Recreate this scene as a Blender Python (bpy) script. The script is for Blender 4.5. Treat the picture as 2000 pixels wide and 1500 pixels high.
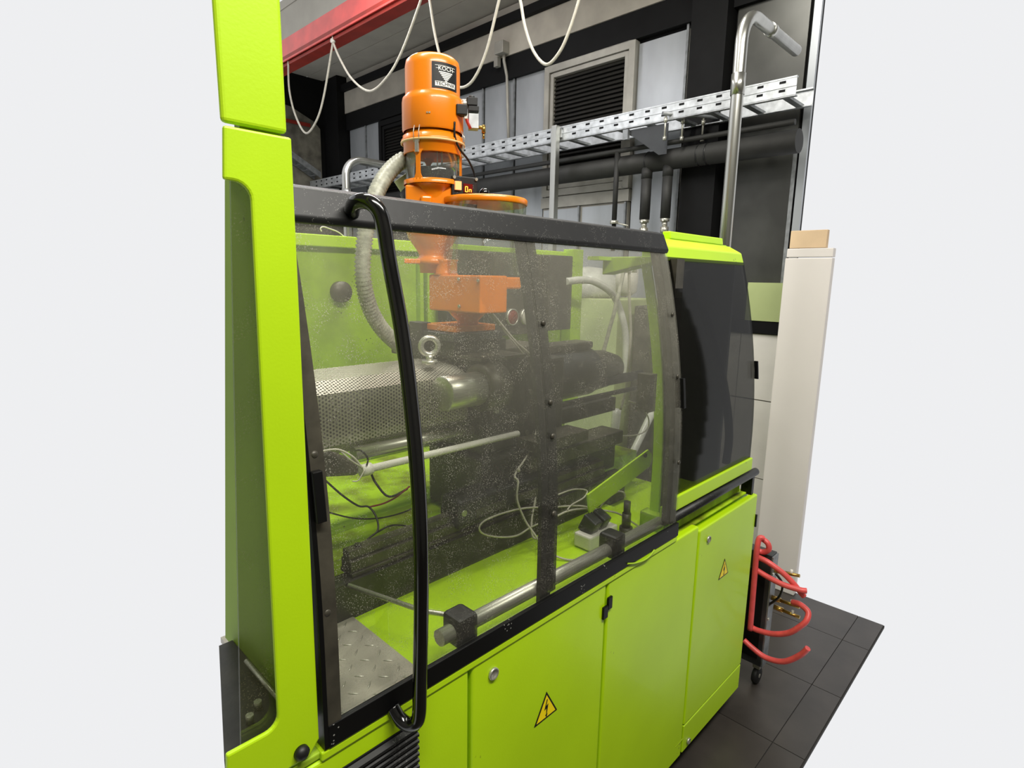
import bpy, bmesh, math, random
from mathutils import Vector, Matrix
random.seed(7)
S = bpy.context.scene
for o in list(bpy.data.objects): bpy.data.objects.remove(o)
COL = S.collection
R = math.radians

# ---------------------------------------------------------------- camera
FOC = 1121.0
AX = [Vector((0.699, 0.118, -0.705)), Vector((-0.715, 0.139, -0.686)), None]
_x = Vector((1112, 187, -1121)).normalized()
_y = Vector((-1169, 227, -1121)); _y = (_y - _x*_x.dot(_y)).normalized()
_z = _x.cross(_y)
ROWS = Matrix((_x, _y, _z))          # camera vector -> world vector
CAM = Vector((0.0, -0.713, 1.6))
cam_data = bpy.data.cameras.new('camera')
cam_data.sensor_fit = 'HORIZONTAL'; cam_data.sensor_width = 36.0
cam_data.lens = 36.0*FOC/2000.0; cam_data.clip_start = 0.02
cam = bpy.data.objects.new('camera', cam_data); COL.objects.link(cam)
cam.matrix_world = Matrix.Translation(CAM) @ ROWS.to_4x4()
S.camera = cam

# ---------------------------------------------------------------- world, lights, exposure
S.view_settings.view_transform = 'Standard'; S.view_settings.look = 'None'
S.view_settings.exposure = 0.0; S.view_settings.gamma = 1.0
try: S.view_settings.use_curve_mapping = False
except Exception: pass
W = bpy.data.worlds.new('hall_light'); S.world = W; W.use_nodes = True
W.node_tree.nodes['Background'].inputs[0].default_value = (0.875, 0.88, 0.895, 1)
W.node_tree.nodes['Background'].inputs[1].default_value = 0.98

def area(name, loc, target, sx, sy, power, col=(1, .97, .9)):
    l = bpy.data.lights.new(name, 'AREA'); l.shape = 'RECTANGLE'; l.size = sx; l.size_y = sy
    l.energy = power; l.color = col
    o = bpy.data.objects.new(name, l); COL.objects.link(o)
    o.location = loc
    d = Vector(target)-Vector(loc)
    o.rotation_euler = d.to_track_quat('-Z', 'Y').to_euler()
    return o
area('ceiling_lamp', (0.6, -1.25, 3.45), (0.75, -.3, 0.6), 2.4, 0.25, 114)
area('ceiling_lamp', (1.3, 0.75, 3.5), (1.3, 0.75, 0), 2.2, 0.25, 62)
area('ceiling_lamp', (1.9, 2.4, 3.45), (2.6, 2.4, 0), 0.2, 2.2, 34, (.98, .98, 1))

# ---------------------------------------------------------------- helpers: placing
def ray(px, py): return ROWS @ Vector((px-1000.0, -(py-750.0), -FOC))
def on(ax, px, py, v):
    r = ray(px, py); return CAM + r*((v-CAM[ax])/r[ax])
def PX(px, py, v): return on(0, px, py, v)
def PY(px, py, v): return on(1, px, py, v)
def PZ(px, py, v): return on(2, px, py, v)

# ---------------------------------------------------------------- helpers: materials
def lin(c):
    out = []
    for v in c:
        v = v/255.0
        out.append(v/12.92 if v <= 0.04045 else ((v+0.055)/1.055)**2.4)
    return (*out, 1.0)
MATS = {}
def mat(name, c, rough=0.5, metal=0.0, var=0.0, scale=8.0, c2=None, bump=0.0, bscale=60.0, spec=0.5, coat=0.0, stretch=None, emis=0.0):
    m = bpy.data.materials.new(name); m.use_nodes = True
    N = m.node_tree.nodes; L = m.node_tree.links; b = N['Principled BSDF']
    b.inputs['Base Color'].default_value = lin(c)
    b.inputs['Roughness'].default_value = rough; b.inputs['Metallic'].default_value = metal
    b.inputs['Specular IOR Level'].default_value = spec; b.inputs['Coat Weight'].default_value = coat
    tc = N.new('ShaderNodeTexCoord'); mp = N.new('ShaderNodeMapping')
    L.new(tc.outputs['Object'], mp.inputs[0])
    if stretch: mp.inputs['Scale'].default_value = stretch
    if var or c2:
        n = N.new('ShaderNodeTexNoise'); n.inputs['Scale'].default_value = scale; n.inputs['Detail'].default_value = 6
        L.new(mp.outputs[0], n.inputs['Vector'])
        r = N.new('ShaderNodeValToRGB'); r.color_ramp.elements[0].position = 0.35; r.color_ramp.elements[1].position = 0.68
        L.new(n.outputs[0], r.inputs[0])
        if not c2: c2 = tuple(max(0, v*(1-var)) for v in c)
        r.color_ramp.elements[0].color = lin(c2); r.color_ramp.elements[1].color = lin(c)
        L.new(r.outputs[0], b.inputs['Base Color'])
    if bump:
        n2 = N.new('ShaderNodeTexNoise'); n2.inputs['Scale'].default_value = bscale; n2.inputs['Detail'].default_value = 4
        L.new(mp.outputs[0], n2.inputs['Vector'])
        bp = N.new('ShaderNodeBump'); bp.inputs['Strength'].default_value = bump; bp.inputs['Distance'].default_value = 0.004
        L.new(n2.outputs[0], bp.inputs['Height']); L.new(bp.outputs[0], b.inputs['Normal'])
    if emis:
        b.inputs['Emission Color'].default_value = lin(c); b.inputs['Emission Strength'].default_value = emis
    MATS[name] = m; return m
def specks(m, c, thr=0.62, scale=220.0, amount=1.0):
    """small flecks of dust or chipped paint mixed over the base colour"""
    N = m.node_tree.nodes; L = m.node_tree.links; b = N['Principled BSDF']
    tc = N.new('ShaderNodeTexCoord'); v = N.new('ShaderNodeTexVoronoi'); v.inputs['Scale'].default_value = scale
    L.new(tc.outputs['Object'], v.inputs['Vector'])
    n = N.new('ShaderNodeTexNoise'); n.inputs['Scale'].default_value = scale*0.12; L.new(tc.outputs['Object'], n.inputs['Vector'])
    m1 = N.new('ShaderNodeMath'); m1.operation = 'LESS_THAN'; L.new(v.outputs['Distance'], m1.inputs[0]); m1.inputs[1].default_value = 0.22
    m2 = N.new('ShaderNodeMath'); m2.operation = 'GREATER_THAN'; L.new(n.outputs[0], m2.inputs[0]); m2.inputs[1].default_value = thr
    m3 = N.new('ShaderNodeMath'); m3.operation = 'MULTIPLY'; L.new(m1.outputs[0], m3.inputs[0]); L.new(m2.outputs[0], m3.inputs[1])
    m4 = N.new('ShaderNodeMath'); m4.operation = 'MULTIPLY'; L.new(m3.outputs[0], m4.inputs[0]); m4.inputs[1].default_value = amount
    mx = N.new('ShaderNodeMix'); mx.data_type = 'RGBA'
    bc = b.inputs['Base Color']
    if bc.is_linked: L.new(bc.links[0].from_socket, mx.inputs[6])
    else: mx.inputs[6].default_value = bc.default_value
    mx.inputs[7].default_value = lin(c)
    L.new(m4.outputs[0], mx.inputs[0]); L.new(mx.outputs[2], bc)
    return m

GREEN = specks(mat('lime_green_enamel', (184, 224, 8), 0.42, 0, 0.05, 3, bump=0.04, bscale=260, coat=.05), (90, 110, 20), 0.70, 60, .5)
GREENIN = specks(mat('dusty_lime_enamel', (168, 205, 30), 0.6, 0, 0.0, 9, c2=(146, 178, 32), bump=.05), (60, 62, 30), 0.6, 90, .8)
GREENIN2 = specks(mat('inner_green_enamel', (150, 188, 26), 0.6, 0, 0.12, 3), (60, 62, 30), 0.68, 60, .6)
GREEND = mat('shop_soiled_green_enamel', (172, 208, 26), 0.55, 0, 0, 11, c2=(112, 122, 20), bump=.05)
GREEND.node_tree.nodes['Color Ramp'].color_ramp.elements[0].position = .36
GREEND.node_tree.nodes['Color Ramp'].color_ramp.elements[1].position = .62
BLACK = specks(mat('black_satin_paint', (9, 9, 9), 0.4, 0, 0, spec=.25), (150, 150, 145), 0.66, 150, .8)
BLACKP = specks(mat('dusty_black_plastic', (16, 16, 16), 0.5, 0, 0.25, 30, bump=.05), (120, 120, 115), 0.55, 330, .7)
GLOSSB = specks(mat('glossy_black_enamel', (8, 8, 8), 0.16, 0, 0, spec=.6, coat=.3), (190, 190, 185), 0.72, 110, 1)
DARKP = mat('tinted_dark_acrylic', (34, 34, 32), 0.1, 0, 0, spec=.35)
STEEL = mat('brushed_steel', (205, 203, 190), 0.36, .75, .15, 20, stretch=(1, 20, 20))
CHECK = mat('worn_checker_steel', (196, 190, 176), 0.38, .35, .25, 12, bump=.06)
GALV = mat('galvanised_steel', (205, 208, 210), 0.45, .75, .16, 26, bump=.05)
GALVD = mat('aged_galvanised_steel', (150, 153, 155), 0.5, .6, .2, 22)
ALU = mat('dull_aluminium_tube', (200, 200, 194), 0.3, .95, .12, 10, stretch=(1, 1, .2))
PANEL = mat('anodised_wall_sheet', (176, 180, 184), 0.38, .35, .14, 2.2, stretch=(1, 1.4, .6))
PANELD = mat('smoky_steel_sheet', (92, 92, 88), 0.36, .6, 0.3, 2.2)
FRAME = mat('beige_grey_frame_paint', (165, 162, 153), 0.5, .25, .1, 9)
CONC = mat('painted_concrete_beam', (176, 170, 158), 0.85, 0, .1, 6, bump=.15, bscale=30)
CONCR = mat('rough_grey_plaster', (128, 124, 112), 0.9, 0, .35, 9, bump=.3, bscale=20)
CEIL = mat('grey_ceiling_board', (170, 166, 156), 0.9, 0, .07, 4)
SOOT = mat('black_painted_steelwork', (15, 15, 16), 0.7, 0, .3, 10, spec=.2)
SLAT = mat('dark_louvre_slat', (38, 36, 32), 0.6, .1, .2, 20)
REDB = mat('red_crane_paint', (224, 74, 66), 0.3, 0, .12, 8, coat=.3)
REDD = mat('dark_red_crane_paint', (150, 40, 26), 0.45, 0, .15, 8)
REDH = mat('red_rubber_hose', (226, 84, 82), 0.42, 0, .1, 30)
ORANGE = mat('orange_powder_coat', (240, 132, 8), 0.32, 0, .05, 6, bump=.04, bscale=300, coat=.25)
LAG = mat('black_foam_lagging', (38, 38, 36), 0.65, 0, .2, 14, bump=.1, bscale=40)
MACH = mat('oily_black_casting', (46, 44, 38), 0.5, .1, .35, 25, bump=.2, bscale=50)
MACHG = mat('dark_grey_casting', (84, 80, 68), 0.45, .3, .3, 18, bump=.1)
BLUEB = mat('blue_black_motor_paint', (34, 38, 46), 0.45, 0, .25, 20, bump=.1)
WHITEP = mat('white_plastic', (222, 218, 208), 0.45, 0, .06, 12)
CABLE = mat('pale_grey_cable_sheath', (196, 190, 176), 0.5, 0, .1, 40)
CABLEB = mat('black_cable_sheath', (20, 20, 20), 0.35)
CABLER = mat('red_cable_sheath', (140, 34, 40), 0.5)
HOSEG = mat('ribbed_grey_hose', (176, 176, 158), 0.4, 0, .2, 60)
HOSEC = mat('clear_grey_tubing', (205, 205, 196), 0.2, 0, .12, 14)
WALLW = mat('white_painted_block', (232, 228, 220), 0.8, 0, .03, 8, bump=.1, bscale=50)
MORT = mat('grey_mortar', (150, 146, 138), .9)
CABW = mat('light_grey_cabinet_paint', (218, 212, 206), 0.5, 0, .02, 3)
BEIGE = mat('tan_cardboard', (214, 186, 150), 0.8, 0, .05, 10)
HALLW = mat('grey_hall_wall_paint', (128, 126, 120), 0.9, 0, .1, 3)
SAGE = mat('pale_sage_board', (176, 188, 130), 0.6, 0, .03, 8)
DARKG = mat('dark_grey_sheet_metal', (58, 60, 62), 0.42, .3, .15, 10)
BRASS = mat('worn_brass', (196, 160, 84), 0.3, .9, .2, 40)
TILE = mat('dark_floor_tile', (62, 57, 53), 0.38, 0, .22, 5, bump=.08, bscale=25)
specks(TILE, (170, 166, 158), .74, 70, .9)
GROUT = mat('black_grout', (40, 38, 36), .8)
YEL = mat('warning_yellow', (250, 222, 0), 0.45)
INK = mat('black_print', (12, 12, 12), 0.5)
PRINTW = mat('white_print', (235, 235, 230), 0.5)
LEDR = mat('dark_red_display_window', (96, 14, 8), 0.2)
LEDY = mat('glowing_yellow_segment', (255, 196, 60), 0.5, emis=1.4)
SWG = mat('glowing_amber_switch', (255, 170, 110), 0.3, emis=.8)
GRAN = mat('black_plastic_granules', (34, 34, 36), 0.4, 0, .6, 400, bump=1, bscale=500)
specks(GRAN, (150, 150, 150), .4, 420, .8)
RUB = mat('black_rubber', (18, 18, 18), .6)
GAUGE = mat('gauge_face', (216, 212, 196), .4)

def perforated():
    m = bpy.data.materials.new('perforated_steel_sheet'); m.use_nodes = True
    N = m.node_tree.nodes; L = m.node_tree.links; b = N['Principled BSDF']
    b.inputs['Base Color'].default_value = lin((208, 203, 188)); b.inputs['Metallic'].default_value = .6; b.inputs['Roughness'].default_value = .42
    tc = N.new('ShaderNodeTexCoord'); sp = N.new('ShaderNodeSeparateXYZ'); L.new(tc.outputs['UV'], sp.inputs[0])
    a, bb = 0.0088, 0.0088*1.732
    def M(op, x, y=None):
        n = N.new('ShaderNodeMath'); n.operation = op
        for i, q in enumerate((x, y)):
            if q is None: continue
            if isinstance(q, (int, float)): n.inputs[i].default_value = q
            else: L.new(q, n.inputs[i])
        return n.outputs[0]
    def lattice(ox, oy):
        u = M('MULTIPLY', M('ABSOLUTE', M('SUBTRACT', M('FRACT', M('ADD', M('DIVIDE', sp.outputs[0], bb), ox)), .5)), bb)
        v = M('MULTIPLY', M('ABSOLUTE', M('SUBTRACT', M('FRACT', M('ADD', M('DIVIDE', sp.outputs[1], a), oy)), .5)), a)
        return M('SQRT', M('ADD', M('MULTIPLY', u, u), M('MULTIPLY', v, v)))
    hole = M('LESS_THAN', M('MINIMUM', lattice(0, 0), lattice(.5, .5)), 0.0027)
    t = N.new('ShaderNodeBsdfTransparent'); mx = N.new('ShaderNodeMixShader')
    L.new(hole, mx.inputs[0]); L.new(b.outputs[0], mx.inputs[1]); L.new(t.outputs[0], mx.inputs[2])
    L.new(mx.outputs[0], N['Material Output'].inputs['Surface'])
    return m
PERF = perforated()

def pane_mat(name, tint, dust, dust_haze_col, top=0.0, z0=1.1, z1=1.65, spk=.5, gloss=1.0):
    """clear plastic: see-through, glossy, with a film of dust, scratches and a reflection haze painted in higher up"""
    m = bpy.data.materials.new(name); m.use_nodes = True
    N = m.node_tree.nodes; L = m.node_tree.links; N.remove(N['Principled BSDF'])
    out = N['Material Output']
    tr = N.new('ShaderNodeBsdfTransparent'); tr.inputs[0].default_value = (*tint, 1)
    df = N.new('ShaderNodeBsdfDiffuse'); df.inputs[0].default_value = lin(dust_haze_col)
    gl = N.new('ShaderNodeBsdfGlossy'); gl.inputs['Roughness'].default_value = .04
    geo = N.new('ShaderNodeNewGeometry'); sp = N.new('ShaderNodeSeparateXYZ'); L.new(geo.outputs['Position'], sp.inputs[0])
    def MR(v, a, b, c, d):
        n = N.new('ShaderNodeMapRange'); n.interpolation_type = 'SMOOTHSTEP'
        L.new(v, n.inputs[0])
        for i, q in enumerate((a, b, c, d)): n.inputs[i+1].default_value = q
        return n.outputs[0]
    def M(op, x, y):
        n = N.new('ShaderNodeMath'); n.operation = op; n.use_clamp = True
        for i, q in enumerate((x, y)):
            if isinstance(q, (int, float)): n.inputs[i].default_value = q
            else: L.new(q, n.inputs[i])
        return n.outputs[0]
    film = N.new('ShaderNodeTexNoise'); film.inputs['Scale'].default_value = 3.5; film.inputs['Detail'].default_value = 8
    mp = N.new('ShaderNodeMapping'); mp.inputs['Scale'].default_value = (1.6, 1, .7)
    L.new(geo.outputs['Position'], mp.inputs[0]); L.new(mp.outputs[0], film.inputs['Vector'])
    f1 = MR(film.outputs[0], .3, .7, dust*.45, dust*1.5)
    reflect_haze = MR(sp.outputs[2], z0, z1, 0.0, top)  # haze painted in towards the top, standing for bright reflections
    vo = N.new('ShaderNodeTexVoronoi'); vo.inputs['Scale'].default_value = 330; L.new(geo.outputs['Position'], vo.inputs['Vector'])
    s1 = M('LESS_THAN', vo.outputs['Distance'], .24)
    wn = N.new('ShaderNodeTexNoise'); wn.inputs['Scale'].default_value = 24; wn.inputs['Detail'].default_value = 3; L.new(geo.outputs['Position'], wn.inputs['Vector'])
    s2 = M('MULTIPLY', s1, MR(wn.outputs[0], .38, .66, 0, spk))
    f = M('ADD', M('ADD', f1, reflect_haze), s2)
    mx = N.new('ShaderNodeMixShader'); L.new(f, mx.inputs[0]); L.new(tr.outputs[0], mx.inputs[1]); L.new(df.outputs[0], mx.inputs[2])
    fr = N.new('ShaderNodeFresnel'); fr.inputs[0].default_value = 1.45
    g = M('MULTIPLY', fr.outputs[0], gloss)
    m2 = N.new('ShaderNodeMixShader'); L.new(g, m2.inputs[0]); L.new(mx.outputs[0], m2.inputs[1]); L.new(gl.outputs[0], m2.inputs[2])
    L.new(m2.outputs[0], out.inputs['Surface'])
    return m
GUARDPANE = pane_mat('scratched_clear_polycarbonate', (.97, .98, .96), .015, (190, 186, 172), top=.10, gloss=.4, spk=.45)
LEFTPANE = pane_mat('dirty_clear_polycarbonate', (.78, .80, .72), .05, (120, 118, 90), gloss=.45, spk=.4)
TINTED = pane_mat('dark_tinted_acrylic', (.34, .34, .33), .02, (60, 60, 58), gloss=.28, spk=.1)
CLEAR = pane_mat('clear_acrylic_tube', (.93, .95, .93), .03, (200, 200, 195), gloss=.35, spk=0)

# ---------------------------------------------------------------- helpers: mesh building
class MB:
    def __init__(s): s.bm = bmesh.new()
    def box(s, x0, x1, y0, y1, z0, z1, bev=0):
        bm = s.bm
        if x0 > x1: x0, x1 = x1, x0
        if y0 > y1: y0, y1 = y1, y0
        if z0 > z1: z0, z1 = z1, z0
        v = [bm.verts.new((x, y, z)) for x in (x0, x1) for y in (y0, y1) for z in (z0, z1)]
        fs = []
        for q in ((0, 1, 3, 2), (4, 6, 7, 5), (0, 4, 5, 1), (2, 3, 7, 6), (0, 2, 6, 4), (1, 5, 7, 3)):
            fs.append(bm.faces.new([v[i] for i in q]))
        if bev:
            es = set(e for f in fs for e in f.edges)
            bmesh.ops.bevel(bm, geom=list(es), offset=bev, segments=2, affect='EDGES', profile=.6)
        return s
    def obox(s, c, sx, sy, sz, mtx):
        """oriented box: centre c, sizes, 3x3 matrix"""
        v = [s.bm.verts.new(Vector(c)+mtx @ Vector((x*sx/2, y*sy/2, z*sz/2))) for x in (-1, 1) for y in (-1, 1) for z in (-1, 1)]
        for q in ((0, 1, 3, 2), (4, 6, 7, 5), (0, 4, 5, 1), (2, 3, 7, 6), (0, 2, 6, 4), (1, 5, 7, 3)):
            s.bm.faces.new([v[i] for i in q])
        return s
    def prism(s, pts, ext):
        ext = Vector(ext); n = len(pts)
        a = [s.bm.verts.new(Vector(p)) for p in pts]; b = [s.bm.verts.new(Vector(p)+ext) for p in pts]
        s.bm.faces.new(a); s.bm.faces.new(b[::-1])
        for i in range(n): s.bm.faces.new((a[i], b[i], b[(i+1) % n], a[(i+1) % n]))
        return s
    def loft(s, rings, cap=True, smooth=True, closed=True):
        vs = [[s.bm.verts.new(p) for p in r] for r in rings]; n = len(rings[0])
        for i in range(len(vs)-1):
            for j in range(n if closed else n-1):
                f = s.bm.faces.new((vs[i][j], vs[i][(j+1) % n], vs[i+1][(j+1) % n], vs[i+1][j])); f.smooth = smooth
        if cap and closed:
            s.bm.faces.new(vs[0][::-1]); s.bm.faces.new(vs[-1])
        return s
    def tube(s, pts, r, seg=10, smooth=True, sub=0, rfun=None):
        P = [Vector(p) for p in pts]
        if sub: P = catmull(P, sub)
        rings = []; up = None
        for i, p in enumerate(P):
            t = (P[min(i+1, len(P)-1)]-P[max(i-1, 0)]).normalized()
            if up is None:
                up = t.orthogonal().normalized()
            else:
                up = (up - t*up.dot(t))
                up = up.normalized() if up.length > 1e-6 else t.orthogonal().normalized()
            w = t.cross(up)
            rr = rfun(i) if rfun else r
            rings.append([p+(up*math.cos(2*math.pi*k/seg)+w*math.sin(2*math.pi*k/seg))*rr for k in range(seg)])
        return s.loft(rings, True, smooth)
    def cyl(s, a, b, r, seg=24, r2=None):
        a = Vector(a); b = Vector(b); t = (b-a).normalized(); u = t.orthogonal().normalized(); w = t.cross(u)
        if r2 is None: r2 = r
        return s.loft([[p+(u*math.cos(2*math.pi*k/seg)+w*math.sin(2*math.pi*k/seg))*q for k in range(seg)] for p, q in ((a, r), (b, r2))])
    def lathe(s, c, prof, seg=40, cap=True, axis='Z', a0=0, a1=None):
        rings = []
        full = a1 is None
        n = seg if full else seg+1
        for r, h in prof:
            ring = []
            for k in range(n):
                t = (2*math.pi*k/seg) if full else a0+(a1-a0)*k/seg
                if axis == 'Z': q = Vector((c[0]+r*math.cos(t), c[1]+r*math.sin(t), h))
                elif axis == 'X': q = Vector((h, c[1]+r*math.cos(t), c[2]+r*math.sin(t)))
                else: q = Vector((c[0]+r*math.cos(t), h, c[2]+r*math.sin(t)))
                ring.append(q)
            rings.append(ring)
        return s.loft(rings, cap and full, True, full)
    def torus(s, c, R_, r, n, seg=24, seg2=10, a0=0, a1=2*math.pi):
        n = Vector(n).normalized(); u = n.orthogonal().normalized(); w = n.cross(u); c = Vector(c)
        closed = abs(a1-a0) > 6.28
        k = seg if closed else seg+1; rings = []
        for i in range(k+(1 if closed else 0)):
            t = a0+(a1-a0)*i/seg; d = u*math.cos(t)+w*math.sin(t)
            rings.append([c+d*R_+(d*math.cos(2*math.pi*j/seg2)+n*math.sin(2*math.pi*j/seg2))*r for j in range(seg2)])
        return s.loft(rings, not closed)
    def sphere(s, c, r, seg=16):
        return s.lathe(c, [(max(1e-4, r*math.sin(math.pi*i/10)), c[2]-r*math.cos(math.pi*i/10)) for i in range(11)], seg)
    def done(s, name, m, parent=None, bev=0, bseg=2, origin=True, auto=False):
        bm = s.bm
        bmesh.ops.remove_doubles(bm, verts=bm.verts, dist=1e-6)
        bmesh.ops.recalc_face_normals(bm, faces=bm.faces)
        xs = [v.co.x for v in bm.verts]; ys = [v.co.y for v in bm.verts]; zs = [v.co.z for v in bm.verts]
        org = Vector(((min(xs)+max(xs))/2, (min(ys)+max(ys))/2, min(zs)))
        me = bpy.data.meshes.new(name)
        bmesh.ops.translate(bm, verts=bm.verts, vec=-org)
        bm.to_mesh(me); bm.free(); me.materials.append(m)
        o = bpy.data.objects.new(name, me); COL.objects.link(o)
        o.location = org
        if parent is not None: adopt(o, parent)
        if bev:
            b = o.modifiers.new('bevel', 'BEVEL'); b.width = bev; b.segments = bseg; b.limit_method = 'ANGLE'; b.angle_limit = R(40)
        return o
def catmull(P, k):
    out = []
    for i in range(len(P)-1):
        p0 = P[max(i-1, 0)]; p1 = P[i]; p2 = P[i+1]; p3 = P[min(i+2, len(P)-1)]
        for j in range(k):
            t = j/k
            out.append(.5*((2*p1)+(-p0+p2)*t+(2*p0-5*p1+4*p2-p3)*t*t+(-p0+3*p1-3*p2+p3)*t**3))
    out.append(P[-1]); return out
WL = {}
def wloc(o): return WL.get(o.name, o.location.copy())
def adopt(o, parent):
    w = o.location.copy(); WL[o.name] = w
    o.parent = parent; o.location = w - wloc(parent)
def thing(name, label, cat, loc, group=None):
    e = bpy.data.objects.new(name, None); COL.objects.link(e); e.location = loc; e.empty_display_size = .05
    e['label'] = label; e['category'] = cat
    if group: e['group'] = group
    return e
def tag(o, label, cat, group=None, kind=None):
    o['label'] = label; o['category'] = cat
    if group: o['group'] = group
    if kind: o['kind'] = kind
    return o
def lab(o, t): o['label'] = t; return o
def struct(o): o['kind'] = 'structure'; return o
def copy_tree(o, delta, parent=None):
    c = o.copy(); COL.objects.link(c)
    if parent is None: c.location = o.location+Vector(delta)
    else: c.parent = parent
    for ch in list(o.children): copy_tree(ch, delta, c)
    return c

# ================================================================ SETTING
LW = 3.35; CZ = 3.59
# floor with tiles
fl = struct(MB().box(.74, 3.045, -.265, 1.5, -.016, -.004).box(3.045, LW+.03, .33, 1.5, -.016, -.004).box(2.35, LW+.03, 1.5, 5.25, -.016, -.004).done('floor', GROUT))
T = .42
tm = None
for i in range(-5, 4):
    for j in range(-1, 14):
        x0 = 1.93+i*T; y0 = -.155+j*T
        if j == -1: y0a, y1a = -.262, y0+T
        else: y0a, y1a = y0, y0+T
        if y0 <= 1.5 < y1a and x0 < 2.3: y1a = 1.5
        xa, xb = max(x0, .74), min(x0+T, LW if y0 > .2 else 3.042)
        if xb-xa < .05: continue
        if y0 > 1.1 and x0 < 2.3: continue
        if y0 > 4.9: continue
        MB().box(xa+.0015, xb-.0015, max(y0a, -.262)+.0015, y1a-.0015, -.006, 0.0).done('floor_tile', TILE, fl)
# ceiling
ce = struct(MB().box(2.2, LW+.1, .3, 5.26, CZ+.012, CZ+.06).done('ceiling', CEIL))
for a, b in ((2.2, 2.70), (2.706, 3.04), (3.046, LW)):
    for c, d in ((.3, 2.5), (2.5, 5.25)):
        MB().box(a, b, c, d, CZ, CZ+.012).done('ceiling_panel', CEIL, ce)
# the rest of the hall around the camera
struct(MB().box(-1.6, 2.144, -2.5, 2.3, CZ, CZ+.06).box(2.144, LW+.1, -2.5, .29, CZ, CZ+.06).done('ceiling_front', CEIL))
struct(MB().box(-1.6, LW+.1, -2.56, -2.5, 0, CZ).done('wall_front', HALLW))
struct(MB().box(LW, LW+.06, -2.5, -.86, 0, CZ).done('wall_back_aisle', HALLW))
struct(MB().box(-1.66, -1.6, -2.5, 2.3, 0, CZ).done('wall_side', HALLW))
fa = struct(MB().box(-1.6, 1.85, -2.5, -.268, -.05, 0).box(1.85, LW, -2.5, -.86, -.05, 0).done('floor_aisle', TILE))
# left wall (along the machine's far side)
wl = struct(MB().box(2.35, LW, 5.25, 5.35, 0, CZ).done('wall_left', SOOT))
MB().prism([(2.5, 5.25, 2.3), (3.15, 5.25, 2.3), (3.15, 5.25, 3.10), (3.09, 5.25, 3.16), (2.84, 5.25, 3.26), (2.5, 5.25, 3.3)], (0, -.03, 0)).done('plaster_patch', CONCR, wl)
MB().box(2.5, 3.04, 5.215, 5.222, 3.10, 3.135).done('red_stripe', REDD, wl)
# back wall, upper metal facade and lower white blocks
Y0 = .41
wb = struct(MB().box(LW, LW+.02, Y0, 5.35, 0, CZ).done('wall_back', SOOT))
lo = struct(MB().box(LW-.02, LW+.03, .33, 2.35, 0, 1.318).done('wall_back_lower', MORT))
for (ya, yb) in ((.335, .66), (.664, 1.2), (1.204, 1.74), (1.744, 2.345)):
    for (za, zb) in ((.0, .468), (.474, .930), (.937, 1.312)):
        MB().box(LW-.035, LW-.02, ya, yb, za, zb).done('wall_block', WALLW, lo)
struct(MB().box(LW-.05, LW, .34, 2.35, 1.318, 1.386).done('trim_1', SOOT))
# vertical metal sheets of the facade
seams = [(5.25, 4.96, 'd'), (4.94, 4.63, 'p'), (4.62, 4.36, 'p'), (3.84, 3.30, 'p'), (3.29, 2.905, 'p'), (2.885, 2.56, 'p'), (2.54, 2.235, 'p')]
for a, b, k in seams:
    if k == 'd': continue
    MB().box(LW-.02, LW, b+.006, a-.006, 1.30, 3.08).done('wall_panel', PANEL, wb)
for y in (4.625, 2.895, 2.55, 1.135):
    MB().box(LW-.032, LW-.018, y-.007, y+.007, 1.39, 3.08).done('seam_strip', GALVD, wb)
for a, b in ((1.47, 1.142), (1.128, 1.065)):
    MB().box(LW-.02, LW, b+.003, a-.003, 1.39, 3.05).done('wall_panel', PANEL if a > 1.2 else FRAME, wb)
for a, b, m in ((.845, .46, PANELD), (.45, Y0-.004, PANEL)):
    MB().box(LW-.02, LW, b+.004, a-.004, 1.39, 3.25).done('wall_panel', m, wb)
MB().box(LW-.024, LW-.018, .455, .475, 1.39, 2.3).done('seam_strip', GALVD, wb)
# steelwork bands and columns
struct(MB().box(LW-.12, LW-.001, .856, 1.068, 0, 3.585).done('trim_2', SOOT))
struct(MB().box(LW-.14, LW-.001, 4.96, 5.25, 0, 3.585).done('trim_3', SOOT))
struct(MB().box(LW-.05, LW-.001, Y0, 4.955, 3.075, 3.235).done('trim_4', SOOT))
t5 = struct(MB().box(LW-.10, LW-.001, 1.069, 4.955, 3.44, 3.50).done('trim_5', SOOT))
struct(MB().box(LW-.03, LW-.001, 1.069, 4.955, 3.50, 3.585).done('trim_6', CEIL))
struct(MB().box(LW-.06, LW-.001, 1.069, 4.955, 3.236, 3.439).done('concrete_beam', CONC))
# door leaves below the louvre
d1 = struct(MB().box(LW-.045, LW-.001, 1.475, 2.235, 2.11, 2.185).done('trim_7', FRAME))
dd = struct(MB().box(LW-.03, LW-.001, 1.485, 2.225, 1.39, 2.108).done('door_1', MORT))
for a, b in ((1.49, 1.862), (1.874, 2.22)):
    MB().box(LW-.042, LW-.03, a+.012, b-.012, 1.40, 2.095).done('door_leaf', PANEL, dd)
    MB().box(LW-.050, LW-.03, a, a+.012, 1.39, 2.105).done('door_stile', GALVD, dd)

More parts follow.
